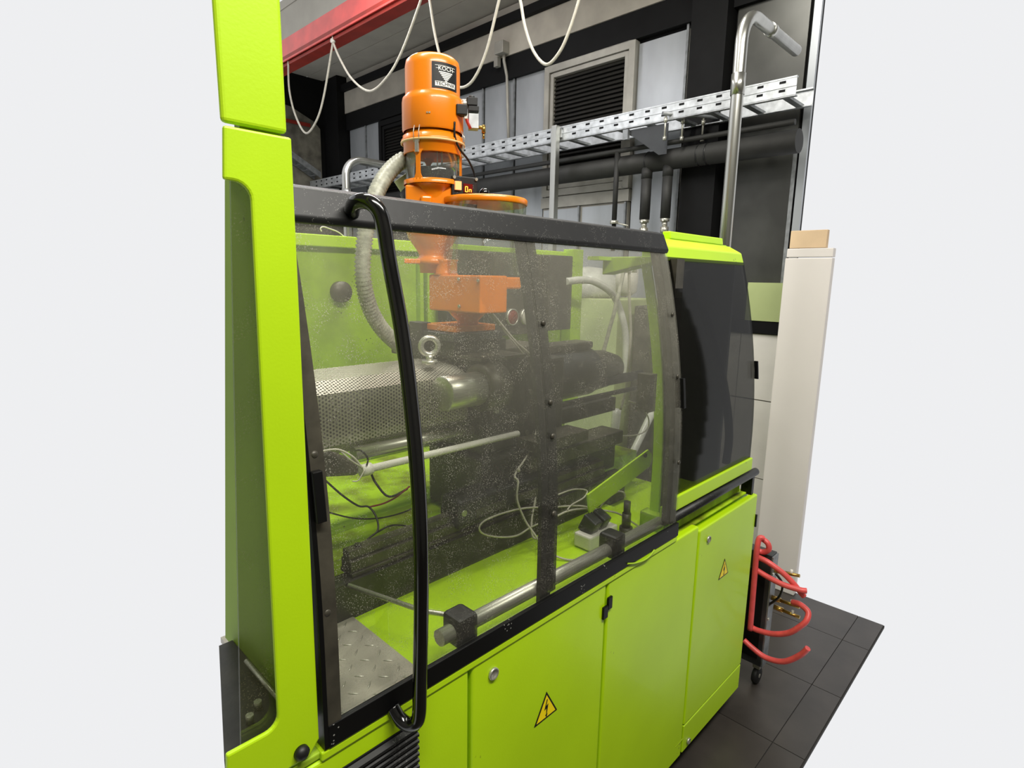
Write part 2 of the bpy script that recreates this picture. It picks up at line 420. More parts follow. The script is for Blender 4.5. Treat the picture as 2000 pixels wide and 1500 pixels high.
def louvre(name, ya, yb, za, zb, m=FRAME, ns=26, light=False):
    """framed louvre: outer frame, inner frame, slats"""
    e = bpy.data.objects.new(name, None); COL.objects.link(e); e.location = (LW, (ya+yb)/2, za); e['kind'] = 'structure'
    f = MB(); w = .045
    for w0, w1, d0, d1_ in ((0, w, .055, .0), (w+.006, w+.034, .045, .0)):
        f.box(LW-d0, LW, ya+w0, ya+w1, za+w0, zb-w0); f.box(LW-d0, LW, yb-w1, yb-w0, za+w0, zb-w0)
        f.box(LW-d0, LW, ya+w1, yb-w1, zb-w1, zb-w0); f.box(LW-d0, LW, ya+w1, yb-w1, za+w0, za+w1)
    f.done('window_frame', m, e, bev=.003)
    MB().box(LW-.006, LW-.001, ya+w, yb-w, za+w, zb-w).done('backing', SOOT, e)
    step = (zb-za-2*w-.07)/ns
    for i in range(ns):
        z = za+w+.035+i*step
        MB().prism([(LW-.034, ya+w+.034, z+.002), (LW-.030, ya+w+.034, z), (LW-.008, ya+w+.034, z+step*.95), (LW-.012, ya+w+.034, z+step*1.05)], (0, (yb-ya)-2*w-.068, 0)).done('slat', SLAT, e)
    return e
louvre('window_1', 1.475, 2.225, 2.19, 3.072)
louvre('window_2', 3.85, 4.355, 2.1, 3.06, SOOT, 30)

# ================================================================ BACKGROUND THINGS ON THE WALL
e = thing('junction_box', 'small grey junction box on the concrete beam with a conduit going down', 'junction box', (LW-.06, 2.62, 3.236))
MB().box(LW-.13, LW-.061, 2.575, 2.665, 3.24, 3.325, .006).done('housing', FRAME, e)
MB().box(LW-.10, LW-.065, 2.66, 2.70, 3.17, 3.235).done('clip', FRAME, e)
MB().tube([(LW-.08, 2.61, 3.24), (LW-.08, 2.61, 3.20), (LW-.05, 2.606, 3.10), (LW-.045, 2.60, 2.9), (LW-.045, 2.575, 2.5)], .012, 10).done('conduit', FRAME, e)

def tray(name, label, x0, x1, y0, y1, z0, z1):
    """perforated cable tray running along y"""
    e = thing(name, label, 'cable tray', (x0, (y0+y1)/2, z0))
    for x, sgn in ((x0, 1), (x1, -1)):
        r = MB(); r.box(x, x+.003*sgn, y0, y1, z0, z1)
        r.box(x-.002*sgn, x+.016*sgn, y0, y1, z1-.004, z1+.003); r.box(x, x+.026*sgn, y0, y1, z0-.003, z0+.002)
        r.box(x-.003*sgn, x, y0, y1, z0+.040, z0+.046)
        ro = r.done('side_rail', GALV, e)
        if sgn == 1:
            n = int((y1-y0)/.105)
            hs = MB()
            for i in range(n):
                y = y0+.05+i*.105
                for zz in (z0+.022, z0+.060): hs.box(x-.0012, x, y, y+.030, zz, zz+.011)
            lab(hs.done('slot', SOOT, ro), 'dark punched slots in the near side rail')['kind'] = 'stuff'
    n = int((y1-y0)/.19)
    for i in range(n+1):
        y = y0+.04+i*.19
        MB().box(x0+.003, x1-.003, y, y+.032, z0, z0+.014).done('rung', GALVD, e)
    return e
e = tray('cable_tray', 'long galvanised perforated cable tray running across the facade below the louvres', 3.0, 3.24, .375, 5.2, 2.474, 2.556)
post = thing('tray_post', 'square light grey metal post holding the long cable tray', 'post', (2.97, 1.82, 0))
MB().box(2.945, 2.985, 1.80, 1.843, 0.001, 2.56, .004).done('post_bar', ALU, post)
MB().box(2.986, 2.999, 1.79, 1.85, 2.49, 2.54).done('bracket', GALV, post)
# small tray along the left wall
e = thing('cable_tray', 'short grey cable tray on the left wall sloping down to meet the long tray', 'cable tray', (2.9, 5.0, 2.56))
a, b = Vector((2.5, 5.05, 2.87)), Vector((3.05, 5.05, 2.58))
for dy in (0, .14):
    m = MB().prism([a+Vector((0, dy, 0)), b+Vector((0, dy, 0)), b+Vector((0, dy, .06)), a+Vector((0, dy, .06))], (0, .004, 0)).done('side_rail', GALVD, e)
for i in range(7):
    p = a.lerp(b, (i+.5)/7); MB().box(p.x-.012, p.x+.012, p.y+.004, p.y+.14, p.z+.005, p.z+.015).done('rung', GALVD, e)
# bracket and threaded hangers under the tray, at px 1285-1400
e = thing('tray_bracket', 'triangular steel wall bracket carrying the cable tray and pipe hangers', 'bracket', (3.1, 1.1, 2.3))
MB().prism([(3.02, 1.33, 2.462), (3.02, 1.05, 2.462), (3.02, 1.05, 2.30), (3.02, 1.10, 2.30)], (.004, 0, 0)).done('gusset', DARKG, e)
MB().box(3.0, 3.02, 1.30, 1.335, 2.41, 2.466).done('end_plate', GALVD, e)
MB().tube([(2.96, 1.055, 2.50), (3.24, .86, 2.50)], .011, 8).done('cross_bar', GALVD, e)
for x, y, zb_ in ((2.98, 1.045, 2.375), (3.06, .985, 2.38), (3.16, .915, 2.38)):
    r = MB().cyl((x, y, 2.50), (x, y, zb_), .0055, 8).done('hanger_rod', STEEL, e)
    MB().cyl((x, y, 2.455), (x, y, 2.48), .011, 6).done('nut', STEEL, r); MB().cyl((x, y, zb_-.012), (x, y, zb_+.008), .011, 6).done('nut', STEEL, r)
# insulated pipes
pe = thing('lagged_pipe', 'thick black foam-lagged pipe running across the facade under the cable tray', 'pipe', (3.15, 2.5, 2.24))
MB().cyl((3.15, .39, 2.296), (3.15, 4.9, 2.296), .058, 28).done('lagging', LAG, pe)
for y in (.86, .91, 1.235): MB().cyl((3.15, y, 2.296), (3.15, y+.006, 2.296), .0605, 28).done('joint_band', CABLEB, pe)
for y0, zb_, r1 in ((1.24, 1.965, .031), (1.10, 1.965, .029)):
    d = MB(); d.cyl((3.135, y0, 2.26), (3.135, y0, 2.20), r1*1.05, 20); d.cyl((3.135, y0, 2.21), (3.135, y0, zb_), r1, 20)
    dp = d.done('drop_pipe', LAG, pe)
    v = MB(); v.cyl((3.135, y0, zb_), (3.135, y0, zb_-.02), r1*.9, 16); v.cyl((3.135, y0, zb_-.02), (3.135, y0, zb_-.05), r1*.55, 12)
    v.cyl((3.135, y0, zb_-.05), (3.135, y0, zb_-.085), r1*.85, 8); v.cyl((3.135, y0, zb_-.085), (3.135, y0, zb_-.16), r1*.45, 12)
    v.tube([(3.105, y0, zb_-.03), (3.06, y0-.03, zb_-.02)], .004, 6)
    lab(v.done('valve', STEEL, dp), 'chrome ball valve and clamp')
pt = thing('thin_pipe', 'thin dark pipe clipped just above the thick lagged pipe', 'pipe', (3.12, 2.5, 2.36))
MB().cyl((3.10, .40, 2.377), (3.10, 3.6, 2.375), .014, 12).done('pipe_run', LAG, pt)
MB().cyl((3.10, 1.435, 2.375), (3.10, 1.435, 1.97), .0155, 14).done('drop_pipe', LAG, pt)
MB().cyl((3.10, 1.435, 1.965), (3.10, 1.435, 1.945), .026, 16).tube([(3.10, 1.435, 1.955), (3.10, 1.33, 1.93)], .005, 6).done('clamp', STEEL, pt)
MB().cyl((3.10, 1.435, 1.945), (3.10, 1.435, 1.78), .014, 10).done('pipe_end', CABLEB, pt)
lp = thing('lagged_pipe', 'lower black lagged pipe left of the hopper loader behind the hose', 'pipe', (3.1, 4.0, 2.2))
MB().cyl((3.08, 3.3, 2.255), (3.08, 5.1, 2.255), .035, 18).done('lagging', LAG, lp)

# aluminium conduit tubes bending towards the wall
def bend_tube(name, label, x, y, zt, r, xe, rb, collars, zb=0.0):
    e = thing(name, label, 'tube', (x, y, zb))
    pts = [Vector((x, y, zb)), Vector((x, y, zt-rb))]
    for k in range(1, 10):
        t = k/9*math.pi/2; pts.append(Vector((x+rb-rb*math.cos(t), y, zt-rb+rb*math.sin(t))))
    pts.append(Vector((xe, y, zt)))
    MB().tube(pts, r, 20).done('tube_run', ALU, e)
    for p, q in collars: MB().cyl(p, q, r*1.12, 20).done('collar', ALU, e)
    return e
bend_tube('conduit_tube', 'tall bright aluminium tube with a bend rising behind the machine end', 2.4, .385, 2.66, .0245, 2.98, .13, [((2.4, .385, 2.34), (2.4, .385, 2.42)), ((2.66, .385, 2.66), (2.70, .385, 2.66))])
bend_tube('conduit_tube', 'small bent aluminium tube rising left of the orange loader', 2.2, 3.09, 2.405, .028, LW, .12, [((2.2, 3.09, 2.10), (2.2, 3.09, 2.20)), ((2.62, 3.09, 2.405), (2.66, 3.09, 2.405))])

# sage board and cabinet at right
tag(MB().box(LW-.055, LW-.022, .42, .64, 1.388, 1.60).done('wall_board', SAGE), 'pale sage green board standing on the black sill', 'board')
cb = thing('tall_panel', 'tall light grey panel standing upright at the right edge beside the white wall', 'panel', (3.02, .24, 0))
MB().box(3.0, 3.04, .135, .347, .001, 1.72, .004).done('board', CABW, cb)
MB().box(3.0, 3.04, .135, .342, 1.724, 1.765, .003).done('top_cap', CABW, cb)
MB().box(3.005, 3.035, .17, .335, 1.767, 1.85, .003).done('tan_strip', BEIGE, cb)

# ---------------------------------------------------------------- crane beam and festoon cable
XB = 2.2
cr = thing('crane_beam', 'red enamelled crane runway beam under the ceiling', 'beam', (XB, 3.0, 3.19))
def ext_y(prof, y0, y1):
    return [(x, y0, z) for x, z in prof], (0, y1-y0, 0)
p, v = ext_y([(XB-.01, 3.25), (XB, 3.25), (XB+.015, 3.38), (XB+.005, 3.385)], 1.6, 4.3)
lab(MB().prism(p, v).done('web', REDB, cr, bev=.002), 'light red upper face')
p, v = ext_y([(XB-.014, 3.222), (XB+.02, 3.222), (XB+.02, 3.252), (XB-.014, 3.252)], 1.6, 4.3)
MB().prism(p, v).done('flange', REDD, cr, bev=.003)
p, v = ext_y([(XB-.018, 3.212), (XB-.010, 3.212), (XB-.010, 3.224), (XB-.018, 3.224)], 1.6, 4.3)
MB().prism(p, v).done('edge_strip', REDB, cr)
p, v = ext_y([(XB, 3.188), (XB+.10, 3.188), (XB+.10, 3.21), (XB, 3.21)], 1.6, 4.3)
MB().prism(p, v).done('lower_rail', REDD, cr, bev=.003)
p, v = ext_y([(XB+.005, 3.38), (XB+.05, 3.38), (XB+.05, 3.588), (XB+.005, 3.588)], 1.6, 4.3)
MB().prism(p, v).done('top_flange', CEIL, cr)
fc = thing('festoon_cable', 'grey flat cable hanging in loops from the red crane beam', 'cable', (XB, 2.6, 2.6))
loops = [[(563, 120), (565, 175), (577, 225), (597, 260), (617, 238), (632, 190), (650, 84)],
         [(651, 84), (664, 115), (688, 155), (722, 178), (755, 152), (785, 100), (822, 0), (832, -35)],
         [(832, -35), (839, 0), (850, 70), (866, 130), (885, 160), (902, 171), (925, 155), (950, 100), (975, 0), (990, -50)],
         [(1000, -50), (1016, 0), (1025, 50), (1042, 100), (1067, 126), (1092, 103), (1112, 60), (1131, 0), (1140, -40)]]
for lp_ in loops:
    MB().tube([PX(a, b, XB) for a, b in lp_], .0075, 8, sub=6).done('cable_loop', CABLE, fc)
h = PX(650, 80, XB)
MB().cyl((h.x, h.y, h.z+.03), (h.x, h.y, h.z+.0), .006, 8).cyl((h.x-.012, h.y, h.z), (h.x+.012, h.y, h.z), .014, 12).done('cable_trolley', WHITEP, fc)

# ================================================================ MACHINE
XR = 1.985
mc = thing('injection_molding_machine', 'large lime green injection moulding machine with cabinet base and curved guards', 'machine', (1.1, .5, 0))
# base body and plinth
b = MB(); b.box(.60, XR-.005, .028, 1.10, .10, .80); b.box(.33, XR-.005, .036, .30, .80, .868)
b.done('base_body', GREEN, mc)
pl = MB().box(.60, XR-.06, .07, 1.08, .001, .10).done('plinth', SOOT, mc)
def door_panel(x0, x1, z0, z1, name='cabinet_door', m=GREEN):
    return MB().box(x0, x1, 0.0, .025, z0, z1).done(name, m, mc, bev=.006, bseg=3)
dp0 = door_panel(.205, .632, .10, .886, 'front_panel')
dp1 = door_panel(.640, 1.070, .10, .889)
dp2 = door_panel(1.077, 1.541, .10, .886)
dp3 = door_panel(1.549, 1.985, .202, .868)
MB().box(1.551, 1.985, .001, .025, .10, .199).done('kick_panel', GREEN, mc, bev=.003)
MB().box(1.50, 1.548, -.0008, .002, .155, .157).done('panel_crease', GREEND, dp2)
# slotted side strips seen between doors
def lock(x, z, par, r=.0125):
    l = MB(); l.lathe((x, 0, z), [(r, 0.001), (r, -.004), (r*.8, -.006), (r*.72, -.003), (.0001, -.003)], 24, axis='Y')
    o = l.done('lock', STEEL, par)
    MB().box(x-.0012, x+.0012, -.0042, -.002, z-r*.5, z+r*.5).done('keyhole', INK, par) if par is None else None
    return o
lock(.694, .845, dp1); lock(1.61, .822, dp3, .011); lock(1.587, .125, mc, .010)
def hinge(x, z, par, w=.018, h=.038):
    MB().box(x-w, x+.001, -.006, 0, z-h/2-.006, z+h/2-.012).box(x+.001, x+w, -.006, 0, z-h/2+.012, z+h/2+.006).done('hinge', BLACK, par, bev=.0015)
hinge(1.073, .823, mc)
MB().box(1.984, 1.992, -.004, .006, .745, .79).done('hinge', BLACK, mc)
def sign(x, z, s, par, y=-.0012):
    """triangular high-voltage sign: black border, yellow field, lightning arrow"""
    h_ = s*.866
    def tri(sc, yy):
        cx_, cz_ = x, z
        return [(cx_-s/2*sc, yy, cz_-h_/3*sc), (cx_+s/2*sc, yy, cz_-h_/3*sc), (cx_, yy, cz_+2*h_/3*sc)]
    o = MB().prism(tri(1, 0), (0, y, 0)).done('warning_sign', INK, par)
    MB().prism(tri(.82, y), (0, -.0004, 0)).done('sign_field', YEL, o)
    k = s/10.0
    bolt = [(.35, 3.6), (-.9, .35), (.35, .75), (-.15, -1.3), (-.55, -1.15), (.05, -2.6), (.75, -1.0), (.30, -1.2), (1.0, 1.55), (-.1, 1.15), (.75, 3.6)]
    bolt = [(.05, 3.3), (-.95, .2), (-.05, .55), (-.1, -1.5), (-.5, -1.45), (.05, -2.5), (.5, -1.35), (.15, -1.45), (.75, 1.7), (-.2, 1.3), (.45, 3.3)]
    MB().prism([(x+a*k, y-.0005, z+c*k) for a, c in bolt], (0, -.0004, 0)).done('lightning_arrow', INK, o)
    return o
sign(.858, .669, .076, dp1); sign(1.748, .666, .072, dp3)
# vent grille at lower left (horizontal black louvre strips)
vf = MB().box(.36, .512, -.003, 0, .60, .853).done('vent_grille', SOOT, mc, bev=.004)
for i in range(18):
    z = .838-i*.0125
    MB().prism([(.362, -.003, z), (.362, -.011, z+.002), (.362, -.011, z+.007), (.362, -.003, z+.011)], (.148, 0, 0)).done('vent_slat', BLACKP, vf)
# scuffed top edge of the base (ledge in front of the guard)
MB().box(.338, 1.402, -.004, .03, .886, .902).done('sill', GREEN, mc, bev=.003)
MB().box(1.403, 1.975, .03, .10, .867, .874).done('sill', GREEND, mc, bev=.002)
lab(MB().tube([PY(a_, b_, -.007) for a_, b_ in ((1226, 1101), (1240, 1100), (1256, 1095), (1268, 1087), (1278, 1074))], .0022, 8, sub=5).done('pull_grip', GREENIN, mc), 'scuffed curved grip edge below the guard')
# clamp-side tall frame with window opening
xl = .218
f = MB()
seg = 6
def arc(cx_, cz_, r, a0, a1):
    return [(cx_+r*math.cos(R(a0+(a1-a0)*i/seg)), 0, cz_+r*math.sin(R(a0+(a1-a0)*i/seg))) for i in range(seg+1)]
prof = [(.206, 0, .905), (.322, 0, .905), (.338, 0, .925), (.341, 0, 1.764), (.262, 0, 1.764), (.258, 0, 1.705)] + arc(.268, 1.685, .02, 90, 0) + arc(.262, .998, .018, 0, -90) + [(.211, 0, .980)]
f.prism(prof, (0, .008, 0)); f.done('clamp_guard_frame', GREEN, mc, bev=.003)
MB().box(.262, .338, .004, .014, 1.768, 2.7).done('upper_guard_panel', GREEN, mc, bev=.005, bseg=3)
MB().box(.285, .334, .015, .03, 1.75, 1.775).done('panel_joint', GREEND, mc)
MB().prism([(.231, .012, .93), (.335, .012, .93), (.335, .012, 1.75), (.272, .012, 1.75)], (0, .004, 0)).done('clamp_window_pane', LEFTPANE, mc)
MB().prism([(.326, .036, .93), (.326, .34, .93), (.326, .18, 1.755), (.326, .036, 1.755)], (.009, 0, 0)).done('clamp_inner_side', GREENIN2, mc)
MB().prism([(.218, .036, .93), (.325, .036, .93), (.325, .30, .93), (.302, .30, .93)], (0, 0, .015)).done('clamp_inner_floor', MACH, mc)
MB().prism([(.276, .036, 1.745), (.325, .036, 1.745), (.325, .17, 1.745)], (0, 0, .015)).done('clamp_inner_top', GREENIN2, mc)
MB().cyl((.312, .06, .962), (.312, .20, .962), .004, 8).cyl((.29, .10, .945), (.29, .10, .957), .006, 8).cyl((.27, .08, .945), (.27, .08, .957), .006, 8).done('bolt', STEEL, mc)
MB().lathe((.309, 0, .922), [(.011, .001), (.011, -.006), (.006, -.011), (.0001, -.012)], 20, axis='Y').done('rubber_stop', BLACKP, mc)
MB().box(.205, .60, .002, .03, .889, .900).done('scuffed_edge', GREENIN, mc, bev=.002)

# curved profile shared by the guards
def yprof(z): return .098*max(0, (z-1.06)/.66)**2
def curved(x0, x1, z0, z1, th, off=0.0, n=14):
    m = MB(); r = []
    for i in range(n+1):
        z = z0+(z1-z0)*i/n; y = yprof(z)+off
        r.append([Vector((x0, y, z)), Vector((x1, y, z)), Vector((x1, y+th, z)), Vector((x0, y+th, z))])
    return m.loft(r, True, False)
# far end section: dark tinted panel, green top and bottom rim
curved(1.41, 1.945, 1.0, 1.665, .006, .024).done('tinted_side_panel', TINTED, mc)
MB().tube([PY(1352, 575, .16), PY(1370, 600, .18), PY(1388, 650, .16), PY(1405, 710, .13), PY(1418, 780, .11), PY(1424, 850, .10), PY(1418, 905, .10)], .014, 14, sub=6).done('reflection_band', RUB, mc)  # dark tube added to imitate the handle's curved reflection in the panel
MB().cyl(PY(1335, 530, .22), PY(1352, 590, .20), .024, 20).done('dark_stub', MACH, mc)  # dark cylinder added at the upper end of the imitated reflection
curved(1.405, 1.95, .962, 1.005, .03, .016, 3).done('lower_rim', GREEN, mc, bev=.003)
MB().prism([(1.405, .105, 1.655), (1.405, .118, 1.695), (1.405, .165, 1.72), (1.405, .165, 1.655)], (.545, 0, 0)).done('upper_rim', GREEN, mc, bev=.004)
MB().box(1.42, 1.94, .166, .215, 1.70, 1.722).done('roof_strip', GREEN, mc, bev=.004)
MB().prism([(1.56, .166, 1.722), (1.56, .170, 1.744), (1.56, .195, 1.744), (1.56, .195, 1.722)], (.35, 0, 0)).done('roof_fold', GREEN, mc, bev=.003)
MB().box(1.41, 1.93, .045, .06, .88, .965).done('rear_skirt', GREEND, mc)
MB().box(1.93, 1.944, .13, .36, .87, 1.66).done('end_wall', DARKG, mc)
curved(1.945, 1.951, 1.28, 1.34, .012, .012, 2).done('latch', BLACK, mc)
# guide tube along the base
gt = MB(); gt.cyl((1.40, .018, .945), (1.99, .018, .945), .0135, 20).done('guide_tube', BLACKP, mc)
MB().box(1.955, 1.972, .012, .05, .868, .936).done('tube_bracket', BLACK, mc)
# inner green frame of the end section
fr = MB()
pts = []
for i in range(11):
    z = .925+(1.665-.925)*i/10; pts.append((z, yprof(z)+.085))
rr = [[Vector((1.448, y, z)), Vector((1.456, y, z)), Vector((1.456, y+.030, z)), Vector((1.448, y+.030, z))] for z, y in pts]
fr.loft(rr, True, False).done('inner_post', GREEN, mc, bev=.001)
MB().box(1.458, 1.50, .085, .11, .88, 1.66).done('post_flange', MACHG, mc)
MB().box(1.42, 1.46, .03, .13, .87, .93).done('post_foot', GREENIN, mc, bev=.003)
# diagonal brace
a = PY(1150, 985, .16); b2 = PY(1268, 895, .16)
d = (b2-a); d.normalize(); n_ = Vector((-d.z, 0, d.x))
w = .029
br = MB().prism([a-n_*w, b2-n_*w, b2+d*.015-n_*w*.3, b2+d*.015+n_*w*.3, b2+n_*w, a+n_*w], (0, .006, 0)).done('diagonal_brace', GREEN, mc, bev=.001)
c_ = PY(1262, 890, .155); MB().cyl(c_, c_+Vector((0, .012, 0)), .0065, 12).done('brace_bolt', MACH, br)
# top box inside the guard at the right end (green valve shroud)
MB().prism([(1.40, .13, 1.648), (1.40, .13, 1.665), (1.40, .29, 1.665), (1.40, .29, 1.615)], (.06, 0, 0)).done('top_gusset', GREENIN, mc, bev=.002)
MB().box(1.34, 1.40, .26, .30, 1.655, 1.665).done('top_gusset', GREENIN, mc)
# bed: ledge, checker plate, black bed wall, tray behind
MB().box(.57, 1.49, .050, .30, .868, .880).done('bed_ledge', GREEN, mc)
ck = MB().box(.342, .568, .045, .42, .872, .884).done('checker_plate', CHECK, mc)
for i in range(8):
    for j in range(11):
        x = .355+i*.031; y = .062+j*.032
        if x > .555: continue
        k = (i+j) % 2
        dx, dy = ((.0080, .0080) if k else (-.0080, .0080))
        m = MB(); r = []
        for t, q in ((-1, .15), (-.5, .8), (0, 1), (.5, .8), (1, .15)):
            nx, ny = -dy, dx; l_ = math.hypot(nx, ny); nx, ny = nx/l_*.0021*q, ny/l_*.0021*q
            r.append([Vector((x+dx*t-nx, y+dy*t-ny, .8838)), Vector((x+dx*t, y+dy*t, .8838+.0022*q)), Vector((x+dx*t+nx, y+dy*t+ny, .8838))])
        m.loft(r, True).done('tread_lug', STEEL, ck)
MB().box(.44, 1.60, .301, .345, .80, .965).done('bed_wall', MACH, mc)
MB().box(.43, .56, .43, .47, .80, .97).done('bed_wall', MACHG, mc)
MB().prism([(.40, .47, .868), (1.94, .47, .868), (1.94, 1.08, .868), (.60, 1.08, .868)], (0, 0, .062)).done('bed_tray', GREEND, mc)
MB().box(.60, 1.30, .60, .66, .931, .945).done('tray_rib', GREENIN, mc)
# rear guard
rg = MB().box(.67, 2.24, 1.085, 1.10, .80, 1.69).done('rear_guard', GREENIN, mc)
MB().box(.67, 2.24, 1.06, 1.12, 1.69, 1.728).done('rear_guard_lip', GREEN, mc, bev=.003)
MB().box(1.32, 1.335, 1.06, 1.084, 1.0, 1.66).box(1.355, 1.37, 1.06, 1.084, 1.0, 1.66).done('rear_guard_rib', GREENIN, mc)
MB().box(2.18, 2.26, 1.02, 1.08, .93, 1.74).done('rear_post', GREENIN, mc, bev=.003)
MB().lathe((1.0, 1.08, 1.545), [(.035, 1.084), (.035, 1.06), (.0001, 1.06)], 24, axis='Y').done('rear_port', MACHG, mc)
MB().prism([(.342, .045, .93), (.350, .045, .93), (.68, 1.08, .93), (.67, 1.08, .93)], (0, 0, .66)).done('partition', GREENIN2, mc)
# wires lying in the tray
def cable(pts, r, m, name, par, seg=7, sub=6): return MB().tube(pts, r, seg, sub=sub).done(name, m, par)

# ---------------------------------------------------------------- sliding safety guard
sg = thing('sliding_safety_guard', 'sliding guard with black frame, curved scratched clear panes and long black handle', 'guard', (.87, 0, .903))
x0, x1 = .350, 1.402
# bottom bar
MB().box(x0, x1, -.006, .004, .903, .941).done('bottom_bar', BLACK, sg, bev=.0015)
MB().box(x0, x1, .004, .022, .903, .908).done('bottom_lip', BLACKP, sg)
# top bar: slanted C section
MB().prism([(.345, .083, 1.672), (.345, .080, 1.680), (.345, .098, 1.722), (.345, .118, 1.728), (.345, .135, 1.722), (.345, .10, 1.672)], (1.0575, 0, 0)).done('top_bar', BLACKP, sg, bev=.003, bseg=3)
# left post
lpst = MB(); n = 14; r = []
for i in range(n+1):
    z = .905+(1.675-.905)*i/n; y = yprof(z)
    r.append([Vector((.350, y-.004, z)), Vector((.372, y-.004, z)), Vector((.372, y+.002, z)), Vector((.350, y+.002, z))])
lpst.loft(r, True, False).done('side_post', MACHG, sg)
curved(.343, .350, .905, 1.675, .03, -.005).done('edge_channel', BLACK, sg)
# right post (behind pane)
curved(1.352, 1.372, .941, 1.675, .012, .010).done('end_post', MACHG, sg)
curved(1.372, 1.400, .941, 1.675, .004, .006).done('end_post_face', MACHG, sg)
# divider
curved(.835, .868, .915, 1.675, .010, .007).done('divider_post', BLACKP, sg)
curved(.868, .888, .941, 1.675, .006, .009).done('divider_flange', BLACKP, sg)
# panes
curved(.352, .852, .941, 1.675, .0035, .001, 18).done('clear_pane', GUARDPANE, sg)
curved(.8535, 1.402, .941, 1.675, .0035, .001, 18).done('clear_pane', GUARDPANE, sg)
# rivets
def rivet(px, py, y=None):
    for it in range(4):
        yy = 0 if it == 0 else yprof(p.z)
        p = PY(px, py, yy-.001)
    MB().lathe((p.x, 0, p.z), [(.0065, p.y), (.0065, p.y-.002), (.003, p.y-.0045), (.0001, p.y-.0045)], 16, axis='Y').done('rivet', STEEL if False else MACHG, sg)
for q in ((613, 888), (625, 983), (638, 1196), (1061, 631), (1075, 786), (1079, 852), (1081, 1003), (1313, 614), (1323, 735), (1325, 903)): rivet(*q)
curved(.3475, .362, 1.262, 1.334, .010, -.016, 2).done('latch', BLACK, sg, bev=.001)
curved(1.396, 1.408, 1.265, 1.345, .012, -.008, 2).done('latch', BLACK, sg, bev=.001)
MB().box(1.30, 1.33, .05, .09, 1.26, 1.36).done('switch_tab', MACHG, sg)
# inner guide rod with clamp blocks
MB().cyl((.588, .032, .955), (1.36, .032, .943), .0155, 20).done('guide_rod', STEEL, sg)
for xx in (.64, 1.135):
    MB().box(xx-.024, xx+.024, .008, .060, .925, .985).done('clamp_block', BLACKP, sg, bev=.008)
MB().tube([(.655, .045, .962), (.62, .12, .955), (.56, .30, .96)], .005, 8).done('stay_wire', STEEL, sg)
# handle: two bends onto the bars
H = [tuple(PY(*q)) for q in ((686, 418, .09), (690, 402, .072), (702, 393, .052), (722, 395, .034), (740, 413, .023), (750, 446, .018))]
H += [tuple(PX(a_, b_, .486)) for a_, b_ in ((760, 510), (785, 648), (804, 800), (817, 950), (823, 1120), (820, 1335))]
H += [(.484, -.046, .905), (.479, -.040, .890), (.472, -.028, .886), (.466, -.014, .894), (.462, -.003, .910)]
MB().tube(H, .0115, 16, sub=5).done('handle', GLOSSB, sg)

# ---------------------------------------------------------------- injection unit
iu = thing('injection_unit', 'black injection unit with perforated barrel cover and silver piston inside the guard', 'machine unit', (1.1, .5, .94))
# perforated barrel cover with UVs
def perf_cover():
    prof = [(.455, 1.195), (.428, 1.225), (.428, 1.345), (.485, 1.372), (.60, 1.385), (.66, 1.355), (.66, 1.215), (.60, 1.19)]
    P0 = PY(613, 774, .43); P1 = PY(625, 877, .43); P2 = PY(610, 746, .485); P3 = PY(608, 722, .60)
    prof = [(.46, P1.z-.03), (.43, P1.z), (.43, P0.z), (.485, P2.z), (.60, P3.z), (.65, P3.z-.03), (.65, P1.z), (.61, P1.z-.03)]
    bm = bmesh.new(); uv = bm.loops.layers.uv.new('UVMap')
    xs = (.575, 1.005); arcv = 0; n = len(prof)
    A = [[bm.verts.new((x, y, z)) for (y, z) in prof] for x in xs]
    for i in range(n):
        j = (i+1) % n
        l_ = math.hypot(prof[j][0]-prof[i][0], prof[j][1]-prof[i][1])
        f = bm.faces.new((A[0][i], A[1][i], A[1][j], A[0][j]))
        for lp, c in zip(f.loops, ((xs[0], arcv), (xs[1], arcv), (xs[1], arcv+l_), (xs[0], arcv+l_))): lp[uv].uv = c
        arcv += l_
    for k, vs in ((0, A[0][::-1]), (1, A[1])):
        f = bm.faces.new(vs)
        for lp in f.loops: lp[uv].uv = (lp.vert.co.y, lp.vert.co.z)
    bmesh.ops.recalc_face_normals(bm, faces=bm.faces)
    me = bpy.data.meshes.new('barrel_cover'); bm.to_mesh(me); bm.free(); me.materials.append(PERF)
    o = bpy.data.objects.new('barrel_cover', me); COL.objects.link(o); adopt(o, iu)
    s = o.modifiers.new('sheet', 'SOLIDIFY'); s.thickness = .0015
    return lab(o, 'silver perforated sheet cover over the barrel')
perf_cover()
MB().cyl((.57, .545, 1.28), (1.02, .545, 1.28), .07, 24).done('barrel', MACH, iu)
# eye bolt
ec = PY(839, 676, .47)
eb = MB(); eb.torus(ec, .022, .0075, (.6, 1, .1), 28, 12); eb.cyl((ec.x, ec.y, ec.z-.022), (ec.x, ec.y, ec.z-.04), .009, 14); eb.cyl((ec.x, ec.y, ec.z-.036), (ec.x, ec.y, ec.z-.046), .022, 6)
lab(eb.done('eye_bolt', STEEL, iu), 'steel lifting eye bolt on the cover')
# piston
ps = MB(); ps.lathe((0, .37, 1.318), [(.0001, .868), (.040, .868), (.044, .872), (.044, 1.0)], 36, axis='X'); ps.done('piston', STEEL, iu)
MB().lathe((0, .37, 1.318), [(.05, .985), (.062, .99), (.066, 1.02), (.066, 1.05)], 36, axis='X').done('piston_collar', MACHG, iu)
